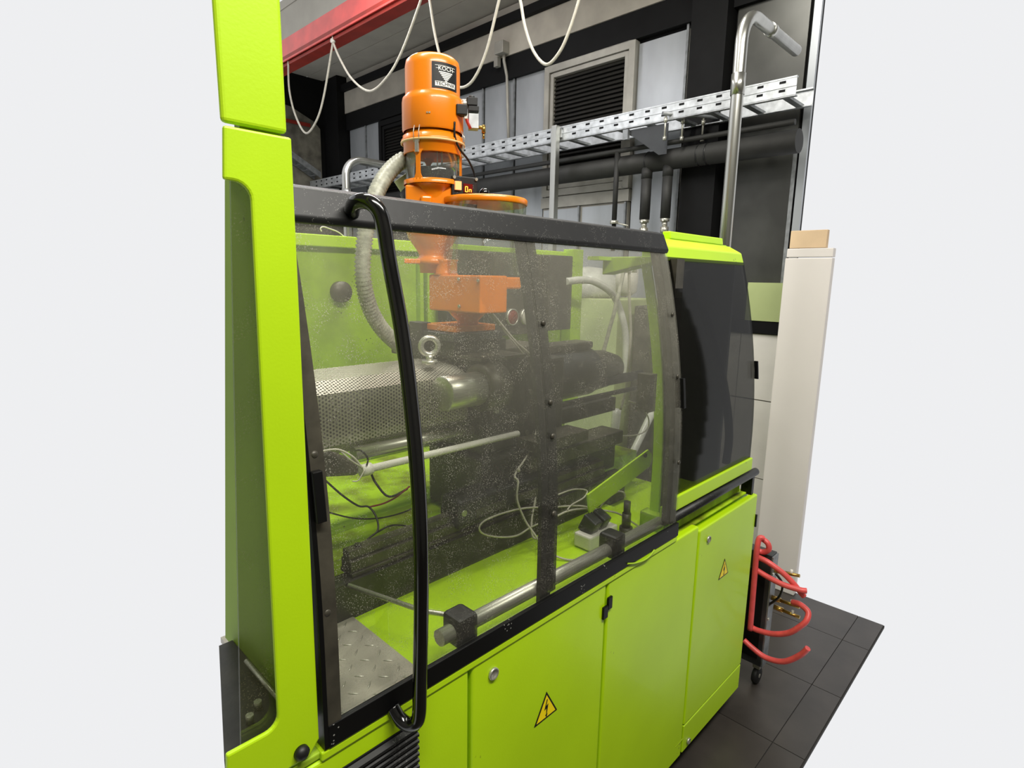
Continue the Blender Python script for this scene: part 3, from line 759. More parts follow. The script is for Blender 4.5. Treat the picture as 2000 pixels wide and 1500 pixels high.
# main casting and plates
MB().box(1.02, 1.19, .385, .72, 1.12, 1.385).done('main_casting', MACH, iu, bev=.012, bseg=3)
MB().box(.99, 1.16, .36, .50, 1.386, 1.396).done('cover_plate', MACHG, iu, bev=.004)
MB().box(1.19, 1.38, .40, .70, 1.13, 1.365).done('rear_casting', MACH, iu, bev=.010)
for q in ((1.19, 1.375), (1.19, 1.16)):
    MB().cyl((q[0], .384, q[1]), (q[0], .378, q[1]), .008, 12).done('bolt_head', MACHG, iu)
for px, py in ((1003, 730), (1010, 850), (975, 770), (968, 802), (1035, 765), (945, 700)):
    p = PY(px, py, .384); MB().cyl(p+Vector((0, .01, 0)), p-Vector((0, .006, 0)), .0075, 12).done('bolt_head', STEEL if px < 990 else MACHG, iu)
MB().box(1.155, 1.38, .30, .384, 1.12, 1.15).done('side_beam', MACHG, iu)
# throat block under the loader
MB().box(.985, 1.18, .46, .68, 1.386, 1.43).done('throat_block', MACH, iu, bev=.004)
MB().box(.965, 1.0, .58, .64, 1.38, 1.475).done('clamp_lug', MACH, iu, bev=.003)
MB().box(.97, 1.15, .445, .62, 1.431, 1.453).done('base_plate', DARKG, iu, bev=.003)
MB().box(1.16, 1.42, .50, .68, 1.366, 1.392).done('top_slide', MACHG, iu, bev=.004)
MB().box(.985, 1.10, .66, .76, 1.37, 1.415).done('rear_channel', MACHG, iu, bev=.003)
# motor and rear end
MB().lathe((0, .545, 1.275), [(.0001, 1.39), (.085, 1.40), (.09, 1.41), (.09, 1.66), (.085, 1.675), (.0001, 1.68)], 32, axis='X').done('motor', BLUEB, iu)
MB().box(1.40, 1.66, .50, .58, 1.36, 1.385).done('terminal_box', MACHG, iu, bev=.006)
MB().lathe((0, .56, 1.265), [(.075, 1.68), (.078, 1.70), (.072, 1.80), (.05, 1.88), (.0001, 1.90)], 28, axis='X').done('fan_cowl', MACHG, iu)
MB().box(1.36, 1.90, .44, .455, 1.19, 1.205).box(1.36, 1.70, .42, .46, 1.14, 1.19).done('motor_rail', MACH, iu, bev=.003)
MB().box(1.70, 1.98, .485, .50, 1.215, 1.25).done('cross_arm', BLACKP, iu, bev=.003)
# slide beams and legs
MB().box(1.15, 1.62, .33, .42, 1.055, 1.10).done('slide_beam', MACHG, iu, bev=.004)
MB().box(1.20, 1.60, .345, .42, .97, 1.054).done('slide_carrier', BLUEB, iu, bev=.006)
for xx in (1.30, 1.44): MB().box(xx, xx+.065, .36, .44, .93, .999).done('carrier_leg', MACH, iu, bev=.012)
MB().box(1.0, 1.19, .36, .60, .945, 1.119).done('pedestal', MACH, iu, bev=.008)
# tie rods
lab(MB().cyl((PY(690, 888, .43).x, .43, PY(700, 884, .43).z), (1.16, .43, PY(1000, 822, .43).z), .0165, 20).done('tie_rod', STEEL, iu), 'thick bright steel tie rod')
lab(MB().cyl((.636, .35, 1.183), (1.12, .35, 1.176), .0085, 16).done('white_rod', WHITEP, iu), 'thin white rod')
MB().cyl((.626, .35, 1.183), (.652, .35, 1.183), .0135, 14).done('rod_clamp', WHITEP, iu)
cl = MB(); cl.prism([(.49, .36, 1.235), (.56, .36, 1.24), (.63, .36, 1.20), (.638, .36, 1.175), (.62, .36, 1.17), (.54, .36, 1.185), (.49, .36, 1.16)], (0, .05, 0))
cl.done('rod_holder', MACHG, iu, bev=.008)
MB().cyl((.50, .385, 1.205), (.54, .385, 1.205), .032, 16).done('holder_bush', MACH, iu)
cable([PY(625, 882, .35), PY(660, 878, .34), PY(690, 893, .33), PY(708, 915, .33)], .0022, CABLE, 'signal_cable', iu)
cable([PY(664, 880, .34), PY(684, 898, .33), PY(706, 912, .33)], .002, CABLE, 'signal_cable', iu)
cable([PY(690, 882, .40), PY(705, 880, .35), PY(718, 895, .34), PY(716, 910, .34)], .002, CABLEB, 'signal_cable', iu)
cable([PY(712, 918, .335), PY(700, 938, .335), PY(688, 940, .34)], .0015, CABLE, 'cable_tie', iu)
# linear rail and carriage
rl = MB().box(.575, 1.50, .315, .355, .966, 1.0).box(.575, 1.50, .322, .348, 1.0, 1.022).box(.575, 1.50, .310, .36, .965, .975)
rl.done('linear_rail', MACHG, iu, bev=.002)
MB().cyl((.605, .335, 1.022), (.605, .335, 1.026), .008, 14).done('rail_bolt', MACH, iu)
cg = MB().box(.86, 1.00, .295, .375, .985, 1.062).done('rail_carriage', BLACKP, iu, bev=.012, bseg=3)
cg = MB().box(1.00, 1.20, .30, .375, .985, 1.055).done('rail_carriage', BLACKP, iu, bev=.006)
MB().box(.915, 1.02, .2935, .296, 1.005, 1.028).box(1.055, 1.15, .2935, .301, 1.005, 1.026).done('carriage_label', MACHG, iu)
MB().cyl((.875, .292, 1.03), (.875, .296, 1.03), .008, 12).done('grease_nipple', STEEL, iu)

# loose wires in the tray
wr = thing('tray_wiring', 'tangle of thin brown and black wires lying on the green tray', 'wires', (.75, .45, .93))
cable([PY(632, 935, .45), PY(668, 967, .42), PY(700, 988, .42), PY(720, 990, .42), PY(735, 1010, .40), PY(738, 1035, .38), PY(722, 1050, .37), PY(708, 1064, .352), PY(714, 1070, .345), PY(722, 1058, .35)], .0024, MACH, 'wire', wr)
cable([PY(722, 990, .42), PY(750, 983, .43), PY(775, 970, .44), PY(800, 950, .45)], .0022, CABLER, 'wire', wr)
cable([PY(640, 1000, .48), PY(690, 1012, .48), PY(740, 1012, .48), PY(790, 1000, .50), PY(815, 985, .52)], .002, MACH, 'wire', wr)
cable([PY(725, 925, .5), PY(735, 945, .48), PY(760, 970, .46), PY(795, 955, .47)], .003, MACH, 'wire', wr)
cable([PY(736, 1040, .40), PY(765, 1026, .42), PY(800, 1028, .44)], .0022, MACH, 'wire', wr)

# ---------------------------------------------------------------- control panel with gauges behind the loader
cp = thing('valve_panel', 'dark valve panel with two round pressure gauges behind the orange loader', 'control panel', (1.9, 1.0, 1.33))
a = PY(868, 490, 1.0); c = PY(1095, 640, 1.0)
zt, zb_ = 1.705, 1.40
MB().box(1.40, 2.07, 1.0, 1.058, zb_, zt).done('panel_plate', MACH, cp, bev=.004)
MB().box(1.58, 1.86, .93, .999, 1.37, 1.70).done('valve_block', MACHG, cp, bev=.006)
for i, (px, py) in enumerate(((997, 619), (1024, 618))):
    p = PY(px, py, .93)
    g = MB().lathe((p.x, 0, p.z), [(.034, .93), (.034, .915), (.030, .912), (.029, .916), (.0001, .916)], 28, axis='Y').done('gauge', STEEL, cp)
    MB().lathe((p.x, 0, p.z), [(.028, .9155), (.028, .915), (.0001, .915)], 24, axis='Y').done('gauge_dial', GAUGE if i else REDD, g)
    MB().prism([(p.x-.001, .9148, p.z-.004), (p.x+.002, .9148, p.z-.004), (p.x+.019, .9148, p.z+.018)], (0, -.0006, 0)).done('needle', INK, g)
for px, py in ((1013, 508), (1013, 521), (1013, 535), (1025, 536), (1012, 556), (1022, 562)):
    p = PY(px, py, .93); MB().cyl(p+Vector((0, .01, 0)), p-Vector((0, .012, 0)), .008, 14).done('round_knob', GAUGE, cp)
q = PY(957, 570, .998); q2 = PY(957, 612, .998); q3 = PY(1000, 612, .998)
MB().box(q.x-.0015, q.x+.0015, .996, .9995, q2.z, q.z).box(q2.x, q3.x, .996, .9995, q2.z, q2.z+.004).done('trim_line', CABLE, cp)
MB().box(1.42, 1.50, .93, .9995, 1.38, 1.42).done('hose_manifold', MACHG, cp, bev=.01)
# dark shroud right of divider
sh = MB().box(1.875, 2.03, .90, .995, 1.38, 1.70).done('shroud', MACH, cp, bev=.004)

# ---------------------------------------------------------------- orange loader
lx, ly = .987, .55
lo_ = thing('hopper_loader', 'orange vacuum hopper loader with black logo plate standing on the injection unit', 'hopper loader', (lx, ly, 1.453))
def ringp(r, z0, z1): return [(r, z0), (r, z1)]
MB().lathe((lx, ly), [(.076, 1.965), (.079, 1.970), (.079, 2.035), (.077, 2.046), (.0705, 2.052), (.070, 2.056), (.070, 2.120), (.067, 2.135), (.058, 2.143), (.035, 2.148), (.0001, 2.149)], 56, cap=False).done('motor_hood', ORANGE, lo_)
MB().lathe((lx, ly), [(.0001, 1.966), (.070, 1.966), (.072, 1.956), (.078, 1.955), (.078, 1.948), (.082, 1.945), (.082, 1.938), (.076, 1.935), (.076, 1.911), (.074, 1.909), (.074, 1.935), (.07, 1.95), (.0001, 1.95)], 56, cap=False).done('collar_ring', ORANGE, lo_)
MB().lathe((lx, ly), [(.0805, 1.9355), (.0835, 1.9365), (.0835, 1.9405), (.0805, 1.9415)], 56, cap=False).done('seal_ring', mat('pale_rubber_seal', (226, 190, 130), .5), lo_)
gl_ = MB().lathe((lx, ly), [(.0715, 1.845), (.0715, 1.912), (.0695, 1.912), (.0695, 1.845)], 48, cap=False).done('sight_glass', CLEAR, lo_)
tag_ = MB()
rr_ = []
rings = []
for r_, z_ in ((.066, 1.835), (.068, 1.845), (.068, 1.874), (.06, 1.876), (.03, 1.882), (.0001, 1.884)):
    rings.append([Vector((lx+r_*math.cos(2*math.pi*k/40), ly+r_*math.sin(2*math.pi*k/40), z_+(random.uniform(-.001, .0015) if z_ > 1.87 else 0))) for k in range(40)])
tag_.loft(rings, True, True); gr = tag_.done('plastic_granules', GRAN, lo_); gr['kind'] = 'stuff'
MB().cyl((lx-.01, ly-.03, 1.872), (lx-.01, ly-.03, 1.92), .0016, 8).cyl((lx+.005, ly-.03, 1.872), (lx+.005, ly-.03, 1.94), .0022, 8).done('level_probe', WHITEP, lo_)
# cage: three struts with flared ends + bottom ring
VA = math.atan2(-.713-ly, -lx)      # direction from the loader axis to the viewer
def strut(ang, w=.16):
    m = MB(); r = []
    for z_, k in ((1.842, 2.6), (1.850, 1.6), (1.857, 1.1), (1.866, 1), (1.895, 1), (1.903, 1.15), (1.908, 1.7), (1.914, 2.6)):
        h_ = w*k/2; r.append([Vector((lx+q*math.cos(ang+s*h_), ly+q*math.sin(ang+s*h_), z_)) for q, s in ((.0765, -1), (.0765, -.33), (.0765, .33), (.0765, 1), (.073, 1), (.073, .33), (.073, -.33), (.073, -1))])
    m.loft(r, True, False).done('cage_strut', ORANGE, lo_)
for an in (VA-R(30), VA+R(72), VA+R(190)): strut(an)
MB().lathe((lx, ly), [(.0765, 1.835), (.0765, 1.846), (.073, 1.847), (.060, 1.826), (.05, 1.80), (.05, 1.76), (.0001, 1.76)], 48, cap=False).done('bottom_cone', ORANGE, lo_)
# body box below (faces turned to the viewer)
cdir = Vector((math.cos(VA), math.sin(VA), 0)); rdir = Vector((-cdir.y, cdir.x, 0))   # rdir points right in the picture
if rdir.dot(Vector((.699, -.715, 0))) < 0: rdir = -rdir
def oriented(c, sx, sy, sz): # sx along rdir, sy along depth, sz up
    m = Matrix((rdir, -cdir, Vector((0, 0, 1)))).transposed(); return c, sx, sy, sz, m
bc = Vector((lx, ly, 0))-rdir*.012
MB().obox(*oriented(bc+Vector((0, 0, 1.785)), .118, .10, .09)).done('lower_body', ORANGE, lo_, bev=.004)
MB().obox(*oriented(bc+cdir*.052+rdir*-.006+Vector((0, 0, 1.777)), .030, .02, .055)).done('front_rib', ORANGE, lo_, bev=.006, bseg=3)
# control head: black tilted plate with switch and display
pc = bc+rdir*.088+cdir*.03+Vector((0, 0, 1.816))
px_ = (rdir*.93+cdir*-.36).normalized(); pn = Vector((0, 0, 1)).cross(px_); pn = -pn if pn.dot(cdir) < 0 else pn
pm = Matrix((px_, -pn, Vector((0, 0, 1)))).transposed()
hd = MB().obox(pc, .072, .03, .082, pm).done('control_head', BLACKP, lo_, bev=.003)
def pf(u, v, w, h_, t, name, m, par): return MB().obox(pc+pm @ Vector((u, -.015-t/2, v)), w, t, h_, pm).done(name, m, par)
pf(-.021, .016, .017, .021, .006, 'rocker_switch', SWG, hd)
pf(.008, .012, .026, .022, .002, 'display', LEDR, hd)
def seg7(u, v, w, h_, segs):
    t = .0016
    geo = {'a': (0, h_/2, w, t), 'g': (0, 0, w, t), 'd': (0, -h_/2, w, t), 'f': (-w/2, h_/4, t, h_/2), 'b': (w/2, h_/4, t, h_/2), 'e': (-w/2, -h_/4, t, h_/2), 'c': (w/2, -h_/4, t, h_/2)}
    m = MB()
    for s_ in segs:
        a_, b_, c_w, d_h = geo[s_]; m.obox(pc+pm @ Vector((u+a_, -.0176, v+b_)), c_w, .001, d_h, pm)
    m.done('lit_digit', LEDY, hd)
seg7(.003, .009, .0062, .013, 'abcdef'); seg7(.0135, .0058, .0058, .0065, 'a' 'fb' 'ce')
for u, v in ((-.031, .036), (.031, .036)):
    c = pc+pm @ Vector((u, -.015, v)); MB().cyl(c, c+pn*.004, .004, 12).done('screw', STEEL, hd)
c = pc+pm @ Vector((-.022, -.015, -.012)); MB().cyl(c, c+pn*.008, .009, 16).done('knob', BLACKP, hd)
# lower neck down to the flange (seen through the guard)
MB().lathe((lx-.004, ly), [(.05, 1.76), (.068, 1.745), (.070, 1.72), (.064, 1.70), (.046, 1.675), (.036, 1.658), (.038, 1.65), (.048, 1.646), (.048, 1.634), (.036, 1.632), (.034, 1.61)], 40).done('outlet_cone', ORANGE, lo_)
MB().obox(*oriented(Vector((lx-.004, ly, 1.640))-rdir*.012, .125, .07, .012)).done('slide_gate', ORANGE, lo_, bev=.002)
# dosing box with side arm
dx = .985
MB().box(.965, 1.06, .340, .545, 1.512, 1.606).done('dosing_box', ORANGE, lo_, bev=.004)
MB().lathe((.998, .512), [(.036, 1.604), (.030, 1.612), (.030, 1.640), (.034, 1.646)], 28).done('inlet_neck', ORANGE, lo_)
MB().box(1.00, 1.118, .345, .43, 1.572, 1.603).done('dosing_arm', ORANGE, lo_, bev=.005)
MB().lathe((1.065, .50), [(.060, 1.515), (.046, 1.497), (.030, 1.482), (.030, 1.472)], 32).done('outlet_neck', ORANGE, lo_)
MB().box(.985, 1.135, .46, .60, 1.454, 1.472).done('mounting_flange', ORANGE, lo_, bev=.003)
for q in ((935, 548), (897, 545), (898, 598)):
    p = PX(*q, .964); MB().cyl(p, p-Vector((.004, 0, 0)), .004, 10).done('screw', STEEL, lo_)
# toggle clips
def clip(off, z, par=lo_):
    an = VA+off
    o = Vector((lx+.0795*math.cos(an), ly+.0795*math.sin(an), 0)); t = Vector((-math.sin(an), math.cos(an), 0)); n_ = Vector((math.cos(an), math.sin(an), 0))
    m = Matrix((t, n_, Vector((0, 0, 1)))).transposed()
    b = MB().obox(o+Vector((0, 0, 1.923)), .0105, .006, .034, m).done('toggle_clip', STEEL, par, bev=.001)
    w = MB()
    for s_ in (-1, 1): w.tube([o+t*.0075*s_+n_*.002+Vector((0, 0, 1.930)), o+t*.0075*s_+n_*.004+Vector((0, 0, 1.955)), o+t*.0075*s_-n_*.001+Vector((0, 0, 1.970))], .0011, 6)
    w.done('clip_wire', STEEL, b)
clip(-R(30), 1.92); clip(R(72), 1.92)
# rivets on the hood
for off in (-.10, -.17):
    an = VA+off*1; p = Vector((lx+.079*math.cos(an), ly+.079*math.sin(an), 1.998)); n_ = Vector((math.cos(an), math.sin(an), 0))
    MB().cyl(p, p+n_*.002, .0022, 8).done('rivet', STEEL, lo_)
# solenoid valve and plug at the right side of the hood
sp_ = Vector((lx, ly, 0))+rdir*.085
MB().obox(*oriented(Vector((lx, ly, 2.015))+rdir*.072+cdir*.045, .028, .026, .026)).done('plug_socket', BLACKP, lo_, bev=.003)
MB().obox(*oriented(Vector((lx, ly, 2.0))+rdir*.105+cdir*.0, .026, .03, .036)).done('solenoid_valve', GALV, lo_, bev=.001)
MB().obox(*oriented(Vector((lx, ly, 2.030))+rdir*.105+cdir*.0, .027, .032, .012)).done('valve_band', BLACKP, lo_, bev=.001)
MB().obox(*oriented(Vector((lx, ly, 2.048))+rdir*.101+cdir*.0, .028, .026, .020)).cyl(Vector((lx, ly, 2.055))+rdir*.10, Vector((lx, ly, 2.064))+rdir*.10, .008, 12).done('valve_coil', BLACKP, lo_, bev=.002)
MB().cyl(Vector((lx, ly, 2.043))+rdir*.070, Vector((lx, ly, 2.043))+rdir*.09, .012, 14).done('air_fitting', STEEL, lo_)
fz = Vector((lx, ly, 1.988)); MB().cyl(fz+rdir*.118, fz+rdir*.132, .0045, 8).cyl(fz+rdir*.132+Vector((0, 0, .006)), fz+rdir*.132-Vector((0, 0, .014)), .0055, 10).cyl(fz+rdir*.132-Vector((0, 0, .014)), fz+rdir*.132-Vector((0, 0, .027)), .0028, 8).done('hose_nipple', BRASS, lo_)
MB().tube([Vector((lx, ly, 2.003))+rdir*.083+cdir*.04, Vector((lx, ly, 1.992))+rdir*.088+cdir*.03, Vector((lx, ly, 1.980))+rdir*.096+cdir*.02], .004, 8).done('red_lead', REDH, lo_)
MB().obox(*oriented(Vector((lx, ly, 2.002))+rdir*.083+cdir*.05, .008, .006, .014)).done('white_tag', WHITEP, lo_)
# black lead from the plug to the control head
k_ = [(888, 238), (888, 265), (897, 290), (914, 312), (925, 335), (927, 352), (920, 366), (911, 372)]
cable([PY(a_, b_, .47) for a_, b_ in k_], .0028, CABLEB, 'power_lead', lo_)
# logo plate bent round the hood
def on_cyl(u, v, r): # u metres along the arc to the right, v height
    an = VA + LSG*(u/.070); return Vector((lx+r*math.cos(an), ly+r*math.sin(an), v))
LSG = 1 if (Vector((-math.sin(VA), math.cos(VA), 0))).dot(rdir) > 0 else -1
def patch(u0, u1, v0f, v1f, r, name, m, par, n=10):
    ms = MB(); rings = []
    for i in range(n+1):
        u = u0+(u1-u0)*i/n
        a_, b_ = v0f(u) if callable(v0f) else v0f, v1f(u) if callable(v1f) else v1f
        rings.append([on_cyl(u, a_, r), on_cyl(u, b_, r), on_cyl(u, b_, r-.0006), on_cyl(u, a_, r-.0006)])
    return ms.loft(rings, True, False).done(name, m, par)
U0, U1, V0, V1 = -.002, .070, 2.058, 2.118
lgp = patch(U0, U1, V0, V1, .0708, 'logo_plate', INK, lo_, 12)
uc = (U0+U1)/2
patch(U0+.008, U1-.008, V1-.0085, V1-.0075, .0712, 'logo_line', PRINTW, lgp)
patch(U0+.008, U1-.008, V0+.005, V0+.016, .0712, 'logo_word_field', PRINTW, lgp)
for i in range(6):
    zt_ = V1-.0215-i*.0038; hw = .0185-i*.0031
    patch(uc-hw, uc+hw, zt_-.0026, zt_, .0712, 'logo_bar', PRINTW, lgp, 6)
def text_on(s_, u, v, size, r, m, par, xs=1.0):
    cu = bpy.data.curves.new('lettering', 'FONT'); cu.body = s_; cu.size = size; cu.align_x = 'CENTER'; cu.align_y = 'CENTER'; cu.extrude = 0; cu.offset = size*.012
    to = bpy.data.objects.new('lettering_source', cu); COL.objects.link(to)
    dg = bpy.context.evaluated_depsgraph_get(); me = bpy.data.meshes.new_from_object(to.evaluated_get(dg))
    bpy.data.objects.remove(to); bpy.data.curves.remove(cu)
    for vt in me.vertices: vt.co = on_cyl(u+vt.co.x*xs, v+vt.co.y, r)
    me.materials.clear(); me.materials.append(m)
    o = bpy.data.objects.new('lettering', me); COL.objects.link(o); adopt(o, par); return o
text_on('KOCH', uc, V1-.0145, .0135, .0713, PRINTW, lgp, 1.05)
patch(uc-.026, uc-.0195, V1-.015, V1-.014, .0712, 'logo_dash', PRINTW, lgp, 3); patch(uc+.0195, uc+.026, V1-.015, V1-.014, .0712, 'logo_dash', PRINTW, lgp, 3)
text_on('TECHNIK', uc, V0+.0105, .0112, .0715, INK, lgp, 1.12)

# ---------------------------------------------------------------- material jar with orange lid
jx, jy = 1.085, .455
jr = thing('material_hopper', 'clear round material hopper with orange lid and black ball knob beside the loader', 'hopper', (jx, jy, 1.56))
MB().lathe((jx, jy), [(.112, 1.789), (.114, 1.791), (.114, 1.802), (.111, 1.805), (.0001, 1.807)], 56).done('lid', ORANGE, jr)
MB().lathe((jx, jy), [(.108, 1.61), (.111, 1.789), (.109, 1.789), (.106, 1.61)], 48, cap=False).done('jar_wall', CLEAR, jr)
MB().sphere((jx-.002, jy, 1.820), .0145).done('lid_knob', GLOSSB, jr)
# ---------------------------------------------------------------- hoses
def hose(name, label, pts, r, m, par=None, cat='hose', pitch=.013, amp=.10, seg=14, loc=None):
    P = catmull([Vector(p) for p in pts], 24)
    out = [P[0]]; acc = 0
    L_ = sum((P[i+1]-P[i]).length for i in range(len(P)-1)); nn = int(L_/(pitch/2)); step = L_/nn
    d = 0; i = 0; res = []
    for k in range(nn+1):
        tgt = k*step
        while i < len(P)-2 and d+(P[i+1]-P[i]).length < tgt: d += (P[i+1]-P[i]).length; i += 1
        sgl = (P[i+1]-P[i]).length; res.append(P[i].lerp(P[i+1], min(1, (tgt-d)/max(sgl, 1e-9))))
    o = MB().tube(res, r, seg, rfun=lambda k: r*(1+amp if k % 2 else 1-amp)).done(name, m, par)
    if par is None: tag(o, label, cat)
    return o
hs = thing('suction_hose', 'ribbed grey suction hose arching from the loader down behind the guard', 'hose', (.85, .6, 1.42))
HP = [PY(808, 318, .62), PY(790, 312, .62), PY(765, 330, .62), PY(742, 362, .61), PY(726, 405, .60), PY(712, 470, .60), PY(709, 540, .60), PY(722, 600, .62), PY(748, 645, .64), PY(785, 680, .66)]
hose('hose_body', '', HP, .0195, HOSEG, hs, pitch=.010, amp=.13)
tag(hose('filter_hose', 'x', [PY(785, 345, .66), PY(800, 368, .65), PY(808, 380, .64)], .026, mat('fine_ribbed_filter', (190, 190, 165), .5), None, pitch=.004, amp=.02, seg=24), 'short fat ribbed stub behind the orange loader body', 'hose')
cf = thing('hose_coupling', 'black rubber coupling at the lower end of the ribbed stub', 'coupling', (.98, .62, 1.80))
MB().cyl(PY(800, 372, .648), PY(812, 392, .63), .030, 20).done('coupling_body', RUB, cf)

# ---------------------------------------------------------------- right interior: hoses, filter bowls
ih = thing('air_service_unit', 'air filter bowls with thin tubes hanging under the guard roof', 'air filter', (1.7, .45, 1.55))
c = PY(1225, 530, .75)
MB().lathe((c.x, c.y), [(.055, c.z+.05), (.058, c.z+.058), (.06, c.z+.06)], 28).done('bowl_cap', MACHG, ih)
MB().lathe((c.x, c.y), [(.050, c.z+.05), (.050, c.z-.04), (.046, c.z-.09), (.02, c.z-.11), (.0001, c.z-.11)], 28).done('filter_bowl', WHITEP, ih)
for px in (1219, 1229, 1240):
    p = PY(px, 520, .55); MB().cyl((p.x, p.y, p.z+.035), (p.x, p.y, p.z-.025), .010, 12).done('fitting', STEEL if px == 1219 else GAUGE, ih)
cable([PY(1218, 530, .55), PY(1214, 550, .55), PY(1207, 580, .55), PY(1200, 610, .56), PY(1190, 645, .58), PY(1178, 690, .60)], .008, HOSEG, 'air_tube', ih)
cable([PY(1229, 530, .55), PY(1229, 560, .55), PY(1230, 600, .55), PY(1232, 650, .55), PY(1229, 700, .55), PY(1222, 760, .56), PY(1212, 800, .56)], .006, CABLE, 'air_tube', ih)
rh = thing('drain_hoses', 'clear ribbed hoses curving down inside the right end of the guard', 'hose', (1.9, .7, .95))
hose('hose_body', '', [PY(1106, 550, .9), PY(1135, 547, .9), PY(1165, 552, .88), PY(1200, 580, .85), PY(1220, 640, .8), PY(1222, 700, .78), PY(1220, 730, .78)], .016, HOSEC, rh, pitch=.008, amp=.07)
hose('hose_body', '', [PY(1205, 800, .62), PY(1200, 840, .60), PY(1192, 880, .58), PY(1185, 915, .56)], .019, HOSEC, rh, pitch=.05, amp=.0)
hose('hose_body', '', [PY(1290, 730, .70), PY(1280, 790, .68), PY(1262, 830, .66), PY(1235, 885, .64), PY(1215, 905, .62)], .017, HOSEC, rh, pitch=.05, amp=.0)
cable([PY(1228, 783, .50), PY(1250, 792, .48), PY(1266, 815, .46), PY(1264, 838, .46), PY(1240, 850, .46), PY(1180, 850, .46), PY(1122, 841, .44), PY(1121, 866, .43)], .0028, CABLE, 'thin_cable', rh)
# pale green cabinets beyond the machine seen through the pane
gc = thing('green_cabinet', 'pale green equipment cabinet with white label beyond the rear guard', 'cabinet', (2.75, 1.2, 0))
MB().box(2.55, 2.95, 1.0, 1.7, .001, 1.50, .006).done('body', SAGE, gc)
MB().box(2.545, 2.549, 1.0, 1.345, .3, 1.40).box(2.545, 2.549, 1.35, 1.7, .3, 1.40).done('cabinet_door', SAGE, gc)
MB().box(2.54, 2.544, 1.48, 1.57, 1.33, 1.39).done('label_plate', WHITEP, gc)
tag(MB().lathe((2.7, 1.32), [(.0001, 1.501), (.17, 1.501), (.20, 1.53), (.18, 1.60), (.12, 1.66), (.0001, 1.675)], 20).done('plastic_sack', HOSEC), 'shiny crumpled clear plastic sack lying on the pale green cabinet', 'sack')
tag(MB().box(2.62, 2.78, .78, .95, .001, 1.47, .01).done('equipment_tower', MACHG), 'slim dark grey equipment tower standing right of the pale green cabinet', 'tower')

# ---------------------------------------------------------------- cables from the dosing box to the power strip
dc = thing('sensor_cables', 'bundle of pale grey sensor cables hanging from the orange dosing box in loops', 'cable', (1.15, .4, .90))
base = [(923, 562), (926, 578), (945, 596), (975, 632), (1005, 668), (1030, 690), (1047, 720), (1049, 760), (1052, 800)]
cable([PY(a_, b_, .395) for i_, (a_, b_) in enumerate(base)]+[PY(1050, 830, .38), PY(1035, 880, .36), (1.06, .30, 1.085), PY(1012, 940, .28), PY(1010, 975, .27), PY(1025, 1015, .25), PY(1045, 1045, .22), PY(1060, 1068, .20)], .0028, CABLE, 'cable', dc)
cable([PY(a_+4, b_+1, .392) for i_, (a_, b_) in enumerate(base)]+[PY(1051, 860, .37), PY(1052, 920, .34), PY(1046, 970, .30), PY(1038, 1020, .27), PY(1042, 1050, .25), PY(1060, 1050, .22), PY(1085, 1040, .20)], .0028, CABLE, 'cable', dc)
cable([PY(928, 584, .40), PY(960, 620, .40), PY(990, 652, .395), PY(1020, 688, .39), PY(1034, 702, .39)], .0022, CABLE, 'cable', dc)
cable([PY(1053, 850, .37), PY(1054, 920, .35), PY(1049, 965, .32), PY(1041, 1000, .29), PY(1038, 1030, .27)], .0026, CABLE, 'cable', dc)
cable([PY(1085, 1010, .23), PY(1040, 1028, .26), PY(1010, 1046, .27), PY(975, 1049, .28), PY(945, 1043, .285), PY(936, 1030, .285), PY(950, 1015, .285), PY(990, 1000, .28), PY(1030, 992, .27), PY(1085, 990, .25), PY(1130, 988, .22), PY(1165, 994, .2)], .0026, CABLE, 'cable', dc)
cable([PY(1060, 1075, .20), (1.10, .14, .883), (1.17, .105, .883), (1.21, .10, .883)], .0028, CABLE, 'cable', dc)
cable([PY(1088, 1008, .22), PY(1110, 998, .21), PY(1140, 994, .2), PY(1170, 996, .19), PY(1205, 1002, .17), PY(1232, 1018, .14), PY(1252, 1032, .12)], .0028, CABLE, 'cable', dc)
cable([PY(1090, 966, .25), PY(1120, 956, .25), PY(1146, 958, .24), PY(1140, 972, .23), PY(1118, 985, .22), PY(1108, 996, .21)], .0022, CABLE, 'cable', dc)
cable([PY(1172, 992, .2), PY(1185, 975, .19), PY(1205, 961, .18), PY(1218, 962, .17), PY(1221, 972, .17)], .0026, CABLE, 'cable', dc)
cable([PY(1168, 1018, .17), PY(1190, 1032, .15), PY(1210, 1040, .14), PY(1228, 1034, .14), PY(1230, 1026, .15)], .0024, CABLE, 'cable', dc)
tie = PY(1013, 918, .30); MB().cyl(tie-Vector((0, 0, .004)), tie+Vector((0, 0, .004)), .0045, 10).done('cable_tie', CABLE, dc)

pw = thing('power_strip', 'white multi-socket power strip with two black plugs on the green ledge', 'power strip', (1.24, .16, .88))
A_ = PZ(1112, 1050, .881); B_ = PZ(1152, 1080, .881); C_ = PZ(1215, 1046, .881)
ux = (C_-B_); ux.z = 0; lnx = .13; ux.normalize(); uy = Vector((-ux.y, ux.x, 0))
if uy.dot(A_-B_) < 0: uy = -uy
mt = Matrix((ux, uy, Vector((0, 0, 1)))).transposed()
cc = B_+ux*lnx/2+uy*.028
MB().obox(cc+Vector((0, 0, .0215)), lnx, .056, .04, mt).done('housing', WHITEP, pw, bev=.005)
for k_ in (-.03, .012):
    pos = cc+ux*k_+Vector((0, 0, .060))
    tilt = mt @ Matrix.Rotation(R(25), 3, 'X')
    MB().obox(pos, .034, .045, .052, tilt).done('plug', DARKG, pw, bev=.004)
c = cc+ux*.045-uy*.029+Vector((0, 0, .02)); MB().cyl(c, c-uy*.002, .008, 14).done('socket_hole', INK, pw)
gl2 = thing('cable_gland', 'upright grey cable plug with pale cable beside the power strip', 'plug', (1.38, .16, .88))
